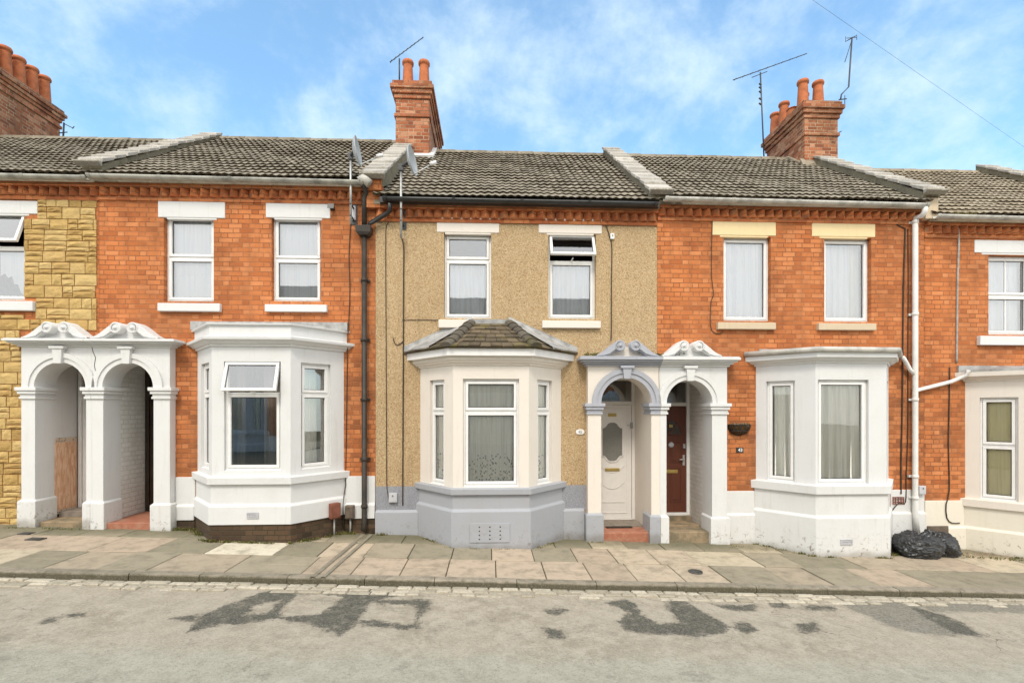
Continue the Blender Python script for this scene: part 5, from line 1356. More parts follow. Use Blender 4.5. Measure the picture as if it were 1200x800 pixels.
# ======== house 4
h = H4['o']; shell(H4)
B4 = Bay(PX(1131, 0)+1.135); F4 = B4.frames()
w4 = up_win(H4, 1152.5, 1205, 300.5, 393); w4b = (w4[0]+1.75, w4[1]+1.75, w4[2], w4[3])
sl4 = PZ(1140, 583.5, -0.08); cb4 = PZ(1140, 447, -0.08)
bayhole = (B4.xc-B4.W/2+0.12, B4.xc+B4.W/2-0.12, sl4+0.02, cb4-0.02)
front(H4, 'brick', [w4, w4b, bayhole], gz(P4)-0.8)
dentils(H4, h, P4+0.004, P5, H4['dz'])
roof(H4, h); gutter(H4, h, PX(1095, -0.2), P5, H4['gut'], 'gutter_white', -0.03)
zp4, zl4 = PZ(1105, 586, 0), PZ(1105, 618, 0)
plinth(H4, [(P4+0.004, B4.xc-B4.W/2-0.03), (B4.xc+B4.W/2+0.03, P5)], zp4, zl4, 'cream_low')
lp = span(1145, 1214, 280, 296); sp = span(1148, 1210, 393.5, 404.5)
def sh(t, d): return (t[0]+d, t[1]+d, t[2], t[3])
for dx, wn_ in ((0, w4), (1.75, w4b)):
    window(h, FACADE, *wn_, split=[(wn_[2]+wn_[3])/2], kind='bars', sill=sh(sp, dx), lintel=sh(lp, dx), cover=cov('net', 0.02, 0.14, 0.12))
wl = face_win(F4[0], 1148.5, 1193.5, 465.5, 584); wl = (max(0.08, wl[0]), min(F4[0].len-0.08, wl[1]), wl[2], wl[3])
wl = (wl[0], wl[1], sl4+0.004, wl[3]); wf = (0.14, F4[1].len-0.14, wl[2], wl[3]); wr = mirror_win(F4[2], wl)
t4 = F4[0].at(1171, 522, -0.05)[1]
zs0_ = sl4-0.14; bl = cov('blind_olive', 0.004, 0.5, 0.08, name='blind')
cz = cb4+0.15
bo4 = bay_common(H4, B4, ledge_prof(gz(B4.xc)-0.3, zl4-0.0, zs0_, (0.018, 0.05)), [(zs0_, 0.0), (zs0_+0.002, 0.06), (sl4-0.012, 0.065), (sl4, 0.0), (sl4+0.002, -0.12)],
   [(cb4, 0.0), (cb4+0.001, 0.02), (cb4+0.03, 0.025), (cb4+0.034, 0.05), (cb4+0.075, 0.10), (cb4+0.08, 0.13), (cz, 0.135), (cz+0.003, -0.1)],
   (sl4, cb4), [wl, wf, wr], [dict(split=[t4], cover=bl, glass='glass_clear')]*3, ('cream', 'cream_low', 'cream', 'cream'))
q = MB(); pl = B4.plan(0.11, 0.0); top = B4.plan(-0.3, 0.0)
q.loft([[(x, y, cz+0.003) for x, y in pl], [(x, y, cz+0.04) for x, y in pl], [(x, y, cz+0.10) for x, y in top]])
q.add([(x, y, cz+0.10) for x, y in top], [(0,1,2,3)]); q.box(pl[0][0], pl[3][0], -0.035, -0.003, cz+0.0, cz+0.12); q.build('lead_roof', M['lead'], bo4)
q = MB(); e0 = P(1131, 438, -0.08); q.tube([(e0[0]-0.02, -0.16, e0[1]+0.06), (e0[0]-0.03, -0.13, e0[1]-0.02), (PX(1115, -0.07), -0.07, PZ(1115, 447, -0.07)), (xd+0.03, -0.07, PZ(1078, 457, -0.07)), (xd, -0.075, PZ(1073, 462, -0.07))], 0.032, 10)
bp_ = q.build('branch_pipe', M['pipe_white'], h)
s0, s1, z0, z1 = span(1086.5, 1111, 616, 636, -0.05); q = MB(); q.fbox(Fr(0, -0.051), s0, s1, -0.01, 0.012, z0, z1); q.build('vent_panel', M['meter_brown'], h, 0.006)
parapet(H4, h, P5, lambda y: roof_z(H4, y)+0.22, YR+0.02)
# ================================================================== things fixed to and standing by the houses
def cable(label, pts, r=0.007, mat='cable', name='cable'):
    mb = MB(); p = [Vector(q) for q in pts]
    fine = []                                     # a soft curve through the points
    for i in range(len(p)-1):
        a, b = p[max(i-1, 0)], p[min(i+2, len(p)-1)]; m0, m1 = (p[i+1]-a)*0.5, (b-p[i])*0.5
        n = max(2, int((p[i+1]-p[i]).length/0.12)); n = min(n, 24)
        for j in range(n):
            t = j/n; fine.append(p[i]*(2*t**3-3*t*t+1)+m0*(t**3-2*t*t+t)+p[i+1]*(3*t*t-2*t**3)+m1*(t**3-t*t))
    fine.append(p[-1]); mb.tube(fine, r, 6)
    o = mb.build(name, M[mat], None, origin=tuple(p[0])); return tag(o, label, 'cable')
def W(px, py, off=0.012): x, z = P(px, py, -off); return (x, -off, z)

def dish(label, px, py, Y, pole_px, pole_top, pole_bot, brk_y, nvec, rad=0.205):
    x, z = P(px, py, Y); xp = PX(pole_px, Y+0.1); yp = Y+0.1
    t = thing('satellite_dish', label, 'satellite dish', (x, yp, z), 'satellite dishes on the eaves')
    nv = Vector(nvec).normalized(); a = Vector((0,0,1)); a = (a-nv*a.dot(nv)).normalized(); b = nv.cross(a)
    c = Vector((x, Y, z)); mb = MB(); mb.sm = True; rings = []; back = []
    for k_ in range(7):
        rr = rad*k_/6 if k_ else 0.004; d_ = 0.07*((rr/rad)**2-1)
        rings.append([c+nv*d_+a*rr*1.08*math.cos(q*math.pi/14)+b*rr*math.sin(q*math.pi/14) for q in range(28)])
        back.append([v-nv*0.012 for v in rings[-1]])
    mb.loft(rings, True); mb.loft(back[::-1], True); mb.loft([rings[-1], back[-1]], True)
    mb.build('reflector', M['dish'], t)
    q = MB(); q.tube([c-nv*0.07-a*rad*0.9, c-nv*0.0-a*rad*1.05, c+nv*0.30-a*rad*0.55], 0.011, 8); q.build('feed_arm', M['steel'], t)
    q = MB(); q.tube([c+nv*0.26-a*rad*0.55, c+nv*0.36-a*rad*0.50], 0.03, 10); q.build('receiver', M['digit_white'], t)
    q = MB(); q.tube([(xp, yp, PZ(pole_px, pole_top, yp)), (xp, yp, PZ(pole_px, pole_bot, yp))], 0.019, 10); q.build('pole', M['steel'], t)
    q = MB(); zt = PZ(pole_px, pole_top, yp)-0.05; q.tube([(xp, yp, zt), c-nv*0.08], 0.022, 8); q.box(xp-0.035, xp+0.035, yp-0.035, yp+0.035, zt-0.05, zt+0.05); q.build('mount', M['dark_metal'], t)
    zb = PZ(pole_px, brk_y, yp); q = MB()
    q.box(xp-0.05, xp+0.05, -0.012, -0.001, zb-0.16, zb+0.16)
    for dz in (-0.09, 0.09): q.tube([(xp, -0.01, zb+dz), (xp, yp-0.02, zb+dz)], 0.014, 8)
    q.build('wall_bracket', M['dark_metal'], t); return t
dish('upper satellite dish on a long pole, above the black downpipe of the red brick house', 420, 177, -0.30, 411, 180, 262, 246, (1.0, 0.02, 0.14))
dish('satellite dish in front of the chimney, its pole fixed to the pebbledash', 484, 188, -0.30, 470, 193, 279, 252, (0.985, -0.17, 0.14))

def yagi(label, mast, boom0, boom1, n=9, el=0.13, extra=None):
    t = thing('aerial', label, 'aerial', mast[0], 'television aerials on the chimneys')
    q = MB(); q.tube(mast, 0.016, 8); q.build('mast', M['dark_metal'], t)
    b0, b1 = Vector(boom0), Vector(boom1); q = MB(); q.tube([b0, b1], 0.010, 6); bo = q.build('boom', M['dark_metal'], t)
    d_ = (b1-b0).normalized(); s_ = d_.cross(Vector((0, 0.25, 1))).normalized()
    for i in range(n):
        q = MB(); p = b0.lerp(b1, 0.03+0.94*i/(n-1)); e = el*(1.25-0.45*i/(n-1)); q.tube([p-s_*e, p+s_*e], 0.005, 5); q.build('element', M['dark_metal'], bo)
    if extra: extra(t)
    return t
def V3(px, py, Y): x, z = P(px, py, Y); return (x, Y, z)
yagi('aerial tilted above the twin pots of the middle chimney', [V3(468, 96, 2.9), V3(468, 69, 2.9)], V3(457, 73, 2.7), V3(496, 44, 3.2), 9, 0.035)
def ext(t):
    for py in (99, 103, 108, 116, 122): q = MB(); a = V3(891, py, 3.3); q.tube([(a[0]-0.035, a[1]-0.02, a[2]), (a[0]+0.03, a[1]+0.02, a[2])], 0.02, 6); q.build('clamp', M['dark_metal'], t)
    q = MB(); q.tube([V3(881, 91, 3.3), V3(899, 84, 3.3)], 0.008, 6); q.build('cross_arm', M['dark_metal'], t)
yagi('tall aerial with long sloping boom, rising left of the right chimney', [V3(895.5, 190, 3.3), V3(891, 85, 3.3)], V3(859, 94, 3.1), V3(945.5, 63, 3.6), 10, 0.03, ext)
def ext2(t):
    q = MB(); q.tube([V3(998, 48, 2.6), V3(990, 73, 2.6)], 0.008, 6); q.tube([V3(992, 45, 2.6), V3(1004, 44, 2.6)], 0.006, 6); q.tube([V3(991, 49, 2.6), V3(991, 43, 2.6)], 0.006, 6); q.tube([V3(1004, 47, 2.6), V3(1004, 41, 2.6)], 0.006, 6); q.build('cross_arm', M['dark_metal'], t)
    q = MB(); q.tube([V3(983, 117, 2.6), V3(992, 116, 2.6)], 0.012, 6); q.tube([V3(990, 112, 2.6), V3(990, 122, 2.6)], 0.008, 6); q.tube([V3(979, 157, 2.6), V3(986, 154, 2.6)], 0.010, 6); q.build('wall_bracket', M['dark_metal'], t)
yagi('bent aerial pole leaning over the right edge of the right chimney', [V3(985, 117, 2.6), V3(986, 111, 2.6), V3(994.5, 102, 2.6), V3(996, 80, 2.6), V3(998.5, 44, 2.6)], V3(994, 47, 2.4), V3(1002, 43, 2.9), 5, 0.05, ext2)
t = thing('aerial_bracket', 'bare aerial bracket on the corner of the far left chimney', 'aerial bracket', V3(75, 162, 4.7))
q = MB(); q.tube([V3(74, 163, 4.7), V3(75, 144, 4.7)], 0.02, 6); q.build('pole', M['dark_metal'], t)
q = MB(); q.tube([V3(69, 156, 4.7), V3(79, 155, 4.7)], 0.012, 6); q.tube([V3(75, 145, 4.7), V3(85, 150, 4.7)], 0.01, 6); q.tube([V3(85, 151, 4.7), V3(87, 148, 4.7)], 0.01, 6); q.build('arm', M['dark_metal'], t)

# cables on the fronts
cable('thin dark cable running down the brick from the first dish to the bay', [W(411, 262), W(409, 300), W(410, 340), W(408.5, 380), (PX(408.5, -0.04), -0.06, PZ(408, 388, -0.06)), W(407, 430), W(406, 500), W(405, 557), (PX(405,-.04), -0.03, PZ(405, 566, 0)), (PX(402,-.06), -0.065, PZ(402, 590, 0)), (PX(403,-.06), -0.065, PZ(403, 618, 0))])
cable('thin brown cable down the pebbledash left of the tiled bay', [W(468, 256), W(460, 257), W(453, 264), W(452, 290), W(452.5, 400), W(453, 520), W(453.5, 572), W(457, 588)], 0.006)
cable('thick dark cable down the pebbledash from the second dish pole', [W(470.5, 279), W(473, 288), W(473, 330), W(472.5, 450), W(472, 560), W(472, 592)], 0.010)
cable('loose end of cable curling beside the tiled bay roof', [W(471, 375), W(490, 374.5), W(513, 375)], 0.005)
cable('dark cable curled like a hook below the eaves cable', [W(472, 400), W(466, 404.5), W(462, 401), W(461, 396)], 0.007)
cable('black cable down the pebbledash right of the open window', [W(707, 262), W(711, 266), W(714.5, 278), W(717, 290), W(716.5, 330), W(716.5, 380), W(716, 399)], 0.008)
cable('thin cable looping down the brick left of the cream lintel', [W(835, 257), W(834, 290), W(834, 325), W(836.5, 345), W(833.5, 352), W(832.5, 380), W(836, 389), W(843, 391), W(848, 388)], 0.006)
cable('dark cable down the brick right of the bay, left of the white downpipe', [W(1061, 268), W(1059, 330), W(1058, 400), W(1057.5, 470), W(1056, 540), W(1056, 570), (PX(1057,-.05), -0.03, PZ(1057, 578, 0))], 0.012)
cable('second cable beside the white downpipe, curling at its foot', [W(1064, 268), W(1064.5, 330), W(1064, 420), W(1064, 500), W(1062, 560), (PX(1063,-.05), -0.03, PZ(1063, 582, 0)), (PX(1061,-.05), -0.03, PZ(1061, 590, 0)), (PX(1055,-.05), -0.03, PZ(1055, 588, 0)), (PX(1047,-.05), -0.03, PZ(1047, 597, 0))], 0.008)
cable('grey conduit down the brick of the house behind the bin bags', [W(1123, 268), W(1123.5, 285), W(1122, 330), W(1121.5, 380), W(1121, 425)], 0.016, 'cable_grey', 'conduit')
cable('dark cable down the brick below the branch pipe with a drooping tail', [W(1113, 430), W(1112.5, 470), W(1111.5, 520), W(1112.5, 574), (PX(1110,-.05), -0.03, PZ(1110, 590, 0)), (PX(1111,-.05), -0.03, PZ(1111, 606, 0)), (PX(1117,-.05), -0.03, PZ(1117, 612, 0)), (PX(1126,-.05), -0.03, PZ(1126, 612, 0))], 0.009)
cable('thin wire looping from the eaves to the top of the white downpipe', [(*P(1040, 226, -0.25)[:1], -0.25, PZ(1040, 226, -0.25)), V3(1043, 231, -0.26), V3(1036, 240, -0.12), W(1040, 252), W(1049, 262), W(1061, 268)], 0.007)
cable('overhead wire crossing the sky at the right to the eaves', [(10.5, -0.15, 5.36), (-1.25, -5.425, 6.13), (-13.0, -10.7, 6.9)], 0.0012, 'wire', 'overhead_wire')

def frame_box(name, label, cat, F, px0, px1, py0, py1, mat):
    s0, z1 = F.at(px0, py0, 0.1); s1, z0 = F.at(px1, py1, 0.1); c = F.p((s0+s1)/2, 0.05, z0)
    t = thing(name, label, cat, c)
    q = MB(); q.fbox(F, s0, s1, 0.05, 0.14, z0, z1); q.build('casing', M[mat], t, 0.012, 3)
    q = MB(); q.fbox(F, s0+0.014, s1-0.014, 0.141, 0.15, z0+0.02, z1-0.016); q.build('lid', M[mat], t, 0.01, 3)
    q = MB(); q.tube([F.p((s0+s1)/2, 0.08, z0+0.01), F.p((s0+s1)/2, 0.08, gz(c[0])-0.03)], 0.014, 8); q.build('pipe', M['cable_grey'], t)
    return t
def wall_box(name, label, cat, px0, px1, py0, py1, mat, dep=0.09, y=-0.05, lid=True, pipe=None, F=None):
    if F: return frame_box(name, label, cat, F, px0, px1, py0, py1, mat)
    x0, x1, z0, z1 = span(px0, px1, py0, py1, y); xm = (x0+x1)/2
    t = thing(name, label, cat, (xm, y, z0))
    q = MB(); q.box(x0, x1, y-dep, y+0.002, z0, z1); q.build('casing', M[mat], t, 0.012, 3)
    if lid: q = MB(); q.box(x0+0.014, x1-0.014, y-dep-0.010, y-dep-0.001, z0+0.02, z1-0.016); q.build('lid', M[mat], t, 0.01, 3)
    q = MB(); q.lathe(((x0+x1)/2, y-dep-0.008, z1-0.04), [(0.010, 0.0), (0.010, 0.006), (0.0005, 0.006)], 10, axis='Y'); q.build('lock', M['dark_metal'], t)
    if pipe: q = MB(); q.tube([(xm, y-0.03, z0+0.01), (xm+0.004, y-0.03, z0-0.10), (xm-0.004, y-0.02, gz(xm)-0.03)], 0.014, 8); q.build('pipe', M['cable_grey'], t)
    return t
wall_box('meter_box', 'red brown gas meter box on the white base beside the bay', 'meter box', 387, 398, 590, 606, 'meter_red', F=F1[2])
wall_box('meter_box', 'grey brown gas meter box next to the black downpipe', 'meter box', 406, 416, 591, 606.5, 'meter_brown', pipe=True)
wall_box('meter_box', 'small pale grey box on the grey painted base', 'meter box', 456, 466, 577, 588, 'meter_grey', 0.05, -0.008, False)
wall_box('junction_box', 'white junction box behind the white downpipe', 'junction box', 1074, 1082, 568.5, 578.5, 'meter_grey', 0.06, -0.02, False)
wall_box('junction_box', 'tiny white cable box on the pebbledash right of the open window', 'junction box', 714.8, 719.5, 274, 281, 'digit_white', 0.04, -0.003, False)
wall_box('junction_box', 'grey box on the wall behind the first dish pole', 'junction box', 413, 417.5, 242, 259, 'meter_grey', 0.04, -0.003, False)
# floodlight
x, z = P(389, 243, -0.05); t = thing('floodlight', 'small black floodlight on the brick at the lintel end', 'floodlight', (x, 0, z))
q = MB(); q.loft([[(x-0.02,-0.05,z-0.02),(x+0.02,-0.05,z-0.02),(x+0.02,-0.05,z+0.025),(x-0.02,-0.05,z+0.025)], [(x-0.05,-0.13,z-0.045),(x+0.05,-0.13,z-0.045),(x+0.05,-0.11,z+0.035),(x-0.05,-0.11,z+0.035)]], True, True, True); q.build('lamp_head', M['black_plastic'], t)
q = MB(); q.box(x-0.03, x+0.03, -0.055, -0.001, z-0.03, z+0.03); q.build('wall_bracket', M['black_plastic'], t, 0.004)

# house numbers
def text_part(s, x, y, z, size, mat, parent):
    cu = bpy.data.curves.new('digits', 'FONT'); cu.body = s; cu.size = size; cu.extrude = 0.001; cu.align_x = 'CENTER'; cu.align_y = 'CENTER'; cu.offset = size*0.02
    tmp = bpy.data.objects.new('digits_outline', cu); COL.objects.link(tmp); bpy.context.view_layer.update()
    me = bpy.data.meshes.new_from_object(tmp.evaluated_get(bpy.context.evaluated_depsgraph_get())); bpy.data.objects.remove(tmp)
    o = bpy.data.objects.new('digits', me); COL.objects.link(o); o.parent = parent
    b = BASE[parent.name]; o.location = (x-b.x, y-b.y, z-b.z); o.rotation_euler = (R(90), 0, 0); me.materials.clear(); me.materials.append(M[mat]); return o
x, z = P(679.8, 505.8, -0.01); t = thing('number_plaque', 'white shaped number plaque on the pebbledash', 'number plaque', (x, 0, z))
q = MB(); pts = [(-0.07,-0.012),(-0.055,-0.035),(-0.03,-0.042),(0.03,-0.042),(0.055,-0.035),(0.07,-0.012),(0.07,0.012),(0.055,0.032),(0.02,0.044),(-0.02,0.044),(-0.055,0.032),(-0.07,0.012)]
q.prism([(x+a, z+b) for a, b in pts], -0.018, -0.004); q.build('plate', M['digit_white'], t, 0.004); text_part('45', x, -0.0195, z-0.002, 0.062, 'cable_grey', t)
x, z = P(867, 527, -0.01); t = thing('number_plaque', 'small black plaque reading 43 under the wall planter', 'number plaque', (x, 0, z))
q = MB(); q.box(x-0.06, x+0.06, -0.014, -0.002, z-0.042, z+0.042); q.build('plate', M['digit_black'], t, 0.004); text_part('43', x+0.006, -0.0155, z-0.002, 0.075, 'digit_white', t)
# half-round wall planter
x, z = P(866, 497, -0.02); t = thing('wall_planter', 'dark half round wall planter with dry moss on the brick', 'planter', (x, 0, z))
q = MB(); q.sm = True; rings = []
for j in range(9):
    a = j/8*math.pi/2; rr, zz = 0.185*math.cos(a)**0.8 if j < 8 else 0.012, -0.18*math.sin(a)
    rings.append([(x+rr*math.cos(b), -0.003-rr*0.85*math.sin(b), z+zz) for b in np.linspace(0, math.pi, 19)])
q.loft(rings); q.build('basket', M['coir'], t)
q = MB()
for b in np.linspace(0.0, math.pi, 8): q.tube([(x+0.19*math.cos(a)*math.cos(b), -0.004-0.162*math.cos(a)*math.sin(b), z-0.185*math.sin(a)) for a in np.linspace(0, math.pi/2, 8)], 0.004, 5)
for a in (0.02, 0.6): q.tube([(x+0.192*math.cos(a)*math.cos(b), -0.004-0.164*math.cos(a)*math.sin(b), z-0.185*math.sin(a)) for b in np.linspace(0, math.pi, 16)], 0.005, 5)
q.build('wire_frame', M['digit_black'], t)
q = MB(); rr_ = random.Random(3)
for i in range(420):
    b = rr_.uniform(0.1, math.pi-0.1); d_ = rr_.uniform(0.1, 1)**0.5*0.175; c = Vector((x+d_*math.cos(b), -0.01-d_*0.85*math.sin(b), z-0.01+rr_.uniform(-0.02, 0.03)))
    u = Vector((rr_.uniform(-1,1), rr_.uniform(-1,1), rr_.uniform(-0.4,1))).normalized()*0.014; v = Vector((rr_.uniform(-1,1), rr_.uniform(-1,1), rr_.uniform(-1,1))).normalized()*0.010
    q.rv = rr_.random(); q.add([c-u, c+v, c+u, c-v], [(0,1,2,3)])
k = N('dry_moss', 0.9, 0.1); k.col(k.ramp(k.attr('rnd'), [(0, (0.09, 0.055, 0.03)), (0.5, (0.22, 0.15, 0.085)), (1, (0.42, 0.34, 0.22))])); q.build('dry_moss', k.mat, t)

# bin bags
k = N('bin_bag_plastic', 0.30, 0.5); k.col(k.mix(k.mr(k.noise(4, 4), 0.4, 0.7), (0.022, 0.023, 0.024), (0.045, 0.046, 0.047))); k.bump(k.noise(9, 3, 0.5, dist=1.2), 0.02, 0.6); M['bag'] = k.mat
import bmesh
def bag(label, c, size, seed, rot=0.0, knot=(0.1, 0.0)):
    bm = bmesh.new(); bmesh.ops.create_icosphere(bm, subdivisions=6, radius=1.0)
    so_ = Vector((seed*3.7, seed*1.3, 0)); kd = Vector((knot[0], knot[1], 1)).normalized()
    for v in bm.verts:
        p = v.co.copy(); n = p.normalized()
        f = 1 + 0.20*mnoise.noise(n*1.4+so_) + 0.05*mnoise.noise(n*2.6+so_)
        rid = 1-abs(mnoise.noise(n*4.2+so_*2)); rid2 = 1-abs(mnoise.noise(Vector((n.x*3, n.y*7, n.z*3))*1.8+so_))
        f += 0.075*(rid**7-0.2) + 0.055*(rid2**9-0.2)
        ang = n.angle(kd)                          # gathers towards the tied neck
        if ang < 0.9:
            g = (1-ang/0.9); az_ = math.atan2(n.y-kd.y*n.z, n.x-kd.x*n.z)
            f += 0.07*g*math.sin(9*az_+seed) + 0.30*max(0, g-0.72)/0.28 - 0.10*g*(1-g)
        q = n*f; q = Vector((q.x*size[0], q.y*size[1], q.z*size[2]))
        lo = -size[2]*0.6
        if q.z < lo: q.z = lo+(q.z-lo)*0.06; q.x *= 1.05; q.y *= 1.05
        v.co = Matrix.Rotation(rot, 3, 'Z') @ q
    zmin = min(v.co.z for v in bm.verts)
    me = bpy.data.meshes.new('bin_bag'); bm.to_mesh(me); bm.free()
    for v in me.vertices: v.co.z -= zmin
    me.materials.append(M['bag']); me.polygons.foreach_set('use_smooth', [True]*len(me.polygons))
    o = bpy.data.objects.new('bin_bag', me); COL.objects.link(o)
    x, y = c; o.location = (x, y, gz(x)-0.004); o.rotation_euler = (0, math.atan(SLOPE), 0)
    return tag(o, label, 'bin bag', 'black bin bags by the downpipe')
bx1, by1 = GR(1073, 649); bx2, by2 = GR(1100, 645)
bag('larger black bin bag slumped at the foot of the white downpipe', (bx1-0.02, -0.50), (0.36, 0.27, 0.225), 2.0, 0.1, (0.15, -0.25))
bag('smaller black bin bag leaning on the right of the larger one', (bx2-0.20, -0.40), (0.26, 0.23, 0.215), 5.3, -0.3, (-0.55, 0.1))
# small rolled end of the second bag
# doormat
x0, x1 = PX(708, 0.35), PX(738, 0.35); t = MB(); zst = PZ(730, 623.5, -0.1)
t.box(x0, x1, 0.18, 0.56, zst+0.001, zst+0.017); o = t.build('doormat', M['mat_dark'], None, 0.004, origin=((x0+x1)/2, 0.37, zst)); tag(o, 'dark doormat on the terracotta step at the white door', 'doormat')
# iron lids in the pavement
def lid(label, px, py, wx, wy):
    x, y = GR(px, py); t = thing('stopcock_cover', label, 'cover', (x, y, gz(x)), 'iron covers in the pavement')
    f = lambda a, b, d: (x+a, y+b, gz(x+a)+d)
    q = MB(); q.loft([[f(-wx,-wy,-0.02), f(wx,-wy,-0.02), f(wx,wy,-0.02), f(-wx,wy,-0.02)], [f(-wx,-wy,0.011), f(wx,-wy,0.011), f(wx,wy,0.011), f(-wx,wy,0.011)]], True, False, True); q.build('frame', M['iron'], t)
    q = MB(); a, b = wx-0.02, wy-0.02; q.loft([[f(-a,-b,0.0), f(a,-b,0.0), f(a,b,0.0), f(-a,b,0.0)], [f(-a,-b,0.015), f(a,-b,0.015), f(a,b,0.015), f(-a,b,0.015)]], True, False, True); q.build('lid', M['iron'], t)
lid('dark iron cover in the pavement nearer the kerb, below the stone clad house', 42, 631.5, 0.10, 0.06)
lid('small dark iron cover in the pavement closest to the arch of the stone clad house', 31, 625, 0.08, 0.06)
x, y = GR(815, 670); q = MB()
q.lathe((x, y, gz(x)+0.006), [(0.09,-0.02),(0.09,0.008),(0.075,0.008),(0.07,0.003),(0.001,0.003)], 24); o = q.build('round_cover', M['iron'], None, origin=(x, y, gz(x))); tag(o, 'round worn cover let into the pavement near the kerb', 'cover')

# weeds and litter
k = N('weed', 0.8, 0.2); k.col(k.ramp(k.attr('rnd'), [(0, (0.055, 0.075, 0.018)), (0.5, (0.12, 0.13, 0.03)), (0.8, (0.24, 0.20, 0.07)), (1, (0.34, 0.27, 0.13))])); M['weed'] = k.mat
def weeds(name, spots, seed, h=0.05):
    q = MB(); r_ = random.Random(seed)
    for (x, y, n, sp_, hh) in spots:
        for i in range(n):
            a, b = x+r_.gauss(0, sp_), y-abs(r_.gauss(0, sp_*0.35)); z = gz(a)+0.0
            ang = r_.uniform(0, 6.28); l = hh*r_.uniform(0.4, 1.2); w_ = r_.uniform(0.003, 0.009); ln = r_.uniform(-0.7, 0.7), r_.uniform(-0.7, 0.4)
            d_ = (math.cos(ang)*w_, math.sin(ang)*w_); q.rv = r_.random()
            m_ = (a+ln[0]*l*0.4, b+ln[1]*l*0.4, z+l*0.6); t_ = (a+ln[0]*l, b+ln[1]*l, z+l*0.8)
            q.add([(a-d_[0], b-d_[1], z), (a+d_[0], b+d_[1], z), (m_[0]+d_[0]*0.8, m_[1]+d_[1]*0.8, m_[2]), t_, (m_[0]-d_[0]*0.8, m_[1]-d_[1]*0.8, m_[2])], [(0,1,2,4),(4,2,3)])
    o = q.build(name, M['weed']); o['kind'] = 'stuff'; return o
sp = []
pl = B1.plan(0.06)
for (a, b), (c, d), n in ((pl[0], pl[1], 14), (pl[1], pl[2], 26), (pl[2], pl[3], 18)):
    for i in range(n): t_ = random.random(); sp.append((a+(c-a)*t_, b+(d-b)*t_-0.02, random.randint(6, 30), 0.035, random.uniform(0.02, 0.06)))
for px in (205, 212, 220, 226): sp.append((PX(px, -0.08), -0.09, 50, 0.07, 0.05))
for px in (404, 411, 414, 447): sp.append((PX(px, -0.1), -0.10, 40, 0.03, 0.06))
pl = B3.plan(0.06)
for (a, b), (c, d), n in ((pl[0], pl[1], 16), (pl[1], pl[2], 9), (pl[2], pl[3], 8)):
    for i in range(n): t_ = random.random(); sp.append((a+(c-a)*t_, b+(d-b)*t_-0.02, random.randint(4, 22), 0.04, random.uniform(0.015, 0.045)))
for px in (1042, 1046, 1122, 1135, 1150, 1165, 1180, 1195): sp.append((PX(px, -0.4)+random.uniform(-.1, .1), -0.35-random.uniform(0, 0.3), 40, 0.10, 0.04))
pl = B2.plan(0.07)
for (a, b), (c, d), n in ((pl[0], pl[1], 10), (pl[1], pl[2], 6), (pl[2], pl[3], 10)):
    for i in range(n): t_ = random.random(); sp.append((a+(c-a)*t_, b+(d-b)*t_-0.02, random.randint(4, 14), 0.03, random.uniform(0.01, 0.03)))
for px, py in ((60, 613), (85, 612), (20, 612), (860, 629), (905, 632), (700, 629)): sp.append((PX(px, -0.2), -0.22, 26, 0.08, 0.03))
weeds('weeds', sp, 4)
q = MB(); r_ = random.Random(8)
for i in range(900):
    u = r_.random()
    if u < 0.6: x, y = PX(1110, -0.4)+abs(r_.gauss(0, 0.55)), -0.28-abs(r_.gauss(0, 0.18))
    elif u < 0.8: x, y = PX(900, -0.5)+r_.gauss(0, 0.5), -0.28-abs(r_.gauss(0, 0.15))
    else: x, y = r_.uniform(-7.5, 9), -0.3-abs(r_.gauss(0, 0.35))
    s_ = r_.uniform(0.004, 0.013); a = r_.uniform(0, 6.28); q.rv = r_.random(); z = gz(x)+0.008+r_.uniform(0, 0.006)
    q.add([(x+s_*math.cos(a), y+s_*math.sin(a), z), (x-s_*0.5*math.sin(a), y+s_*0.5*math.cos(a), z+0.004), (x-s_*math.cos(a), y-s_*math.sin(a), z), (x+s_*0.5*math.sin(a), y-s_*0.5*math.cos(a), z+0.003)], [(0,1,2,3)])
k = N('dead_leaf', 0.9, 0.1); k.col(k.ramp(k.attr('rnd'), [(0, (0.10, 0.065, 0.03)), (0.5, (0.22, 0.155, 0.075)), (1, (0.42, 0.35, 0.22))]))
q.build('leaf_litter', k.mat)['kind'] = 'stuff'
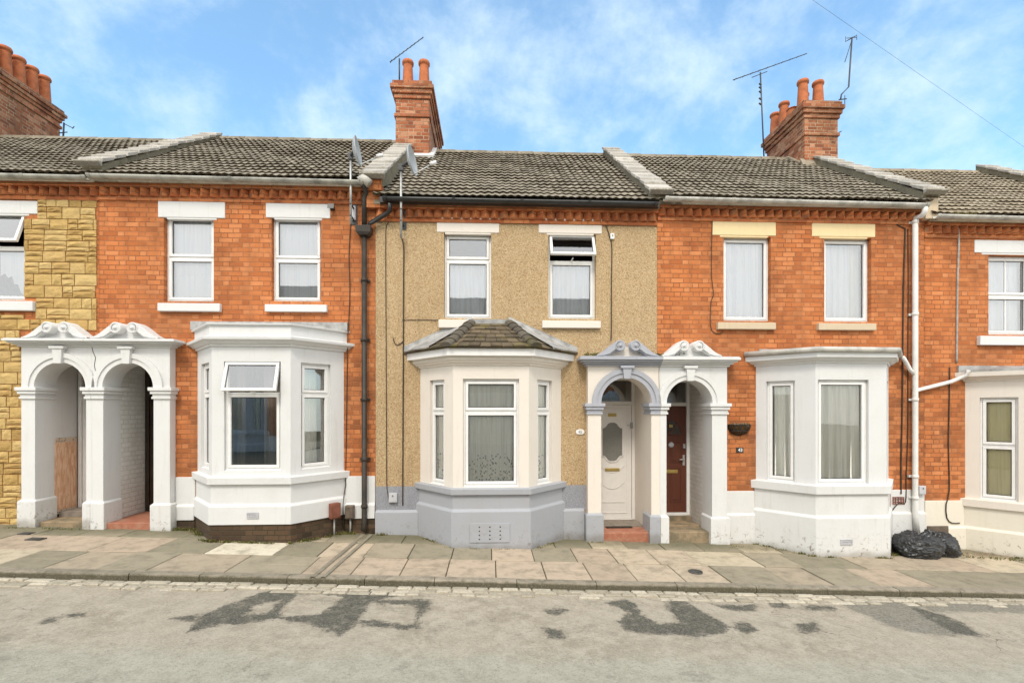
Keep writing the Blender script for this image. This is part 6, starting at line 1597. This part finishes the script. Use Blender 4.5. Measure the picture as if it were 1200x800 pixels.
# grass growing in the gutter of the right-hand house
q = MB()
for i in range(70):
    x = PX(1131, -0.2)+r_.gauss(0, 0.16); l = r_.uniform(0.04, 0.12); z = H4['gut']+0.02; dx = r_.uniform(-0.07, 0.07); q.rv = r_.uniform(0.4, 1)
    q.add([(x-0.003, -0.215, z-0.03), (x+0.003, -0.215, z-0.03), (x+dx, -0.24, z+l)], [(0,1,2)])
q.build('gutter_grass', M['weed'])['kind'] = 'stuff'

def crack(label, pxs, wd=0.008, mat='joint', house=None):
    q = MB(); pts = [P(a, b, -0.142) for a, b in pxs]
    strip(q, FACADE, pts, wd, 0.1405, 0.1425); return q.build('crack', M[mat], house)
crack('', [(107, 404), (109, 412), (112, 419), (110.5, 428), (112, 435), (110, 443), (109.5, 452)], 0.009, house=H1['o'])
crack('', [(772.5, 429), (772, 438), (772.5, 452), (772, 470)], 0.006, house=H3['o'])
q = MB(); r_ = random.Random(21)
for (pa, pb, py, n) in ((684, 700, 416, 90), (765, 782, 416.5, 120), (745, 760, 415, 40), (783, 800, 416, 40)):
    for i in range(n):
        Y = -r_.uniform(0.0, 0.16); x, z = P(r_.uniform(pa, pb), py, -0.02); z += r_.uniform(-0.004, 0.02); u = Vector((r_.uniform(-1,1), r_.uniform(-1,1), r_.uniform(-1,1)))*0.016; v = Vector((r_.uniform(-1,1), r_.uniform(-1,1), r_.uniform(-.2,1)))*0.016; c = Vector((x, Y, z)); q.rv = r_.random()*0.6
        q.add([c-u, c+v, c+u, c-v*0.6], [(0,1,2,3)])
q.build('moss', M['weed'])['kind'] = 'stuff'

# ================================================================== the other side of the street, seen only in the window panes
def copy_tree(o, parent=None):
    c = o.copy(); COL.objects.link(c); c.parent = parent
    for ch in list(o.children):
        if ch in done: continue
        copy_tree(ch, c)
    return c
done = set()
FY = -13.6
for H, xc, lab in ((H3, -9.6, 'opposite brick house, yellow lintels, farthest up the hill'), (H1, -5.1, 'opposite brick house with white bay, second up the hill'), (H2, -0.6, 'opposite pebbledashed house facing its twin'),
                   (H3, 3.95, 'opposite brick house with yellow lintels facing the brick one'), (H1, 8.4, 'opposite brick house with white bay farthest down the hill')):
    c = copy_tree(H['o']); c.location = (xc, FY, gz(xc)-0.25); c.rotation_euler = (0, 0, math.pi)
    tag(c, lab, 'house', 'brick houses on the far side of the street')
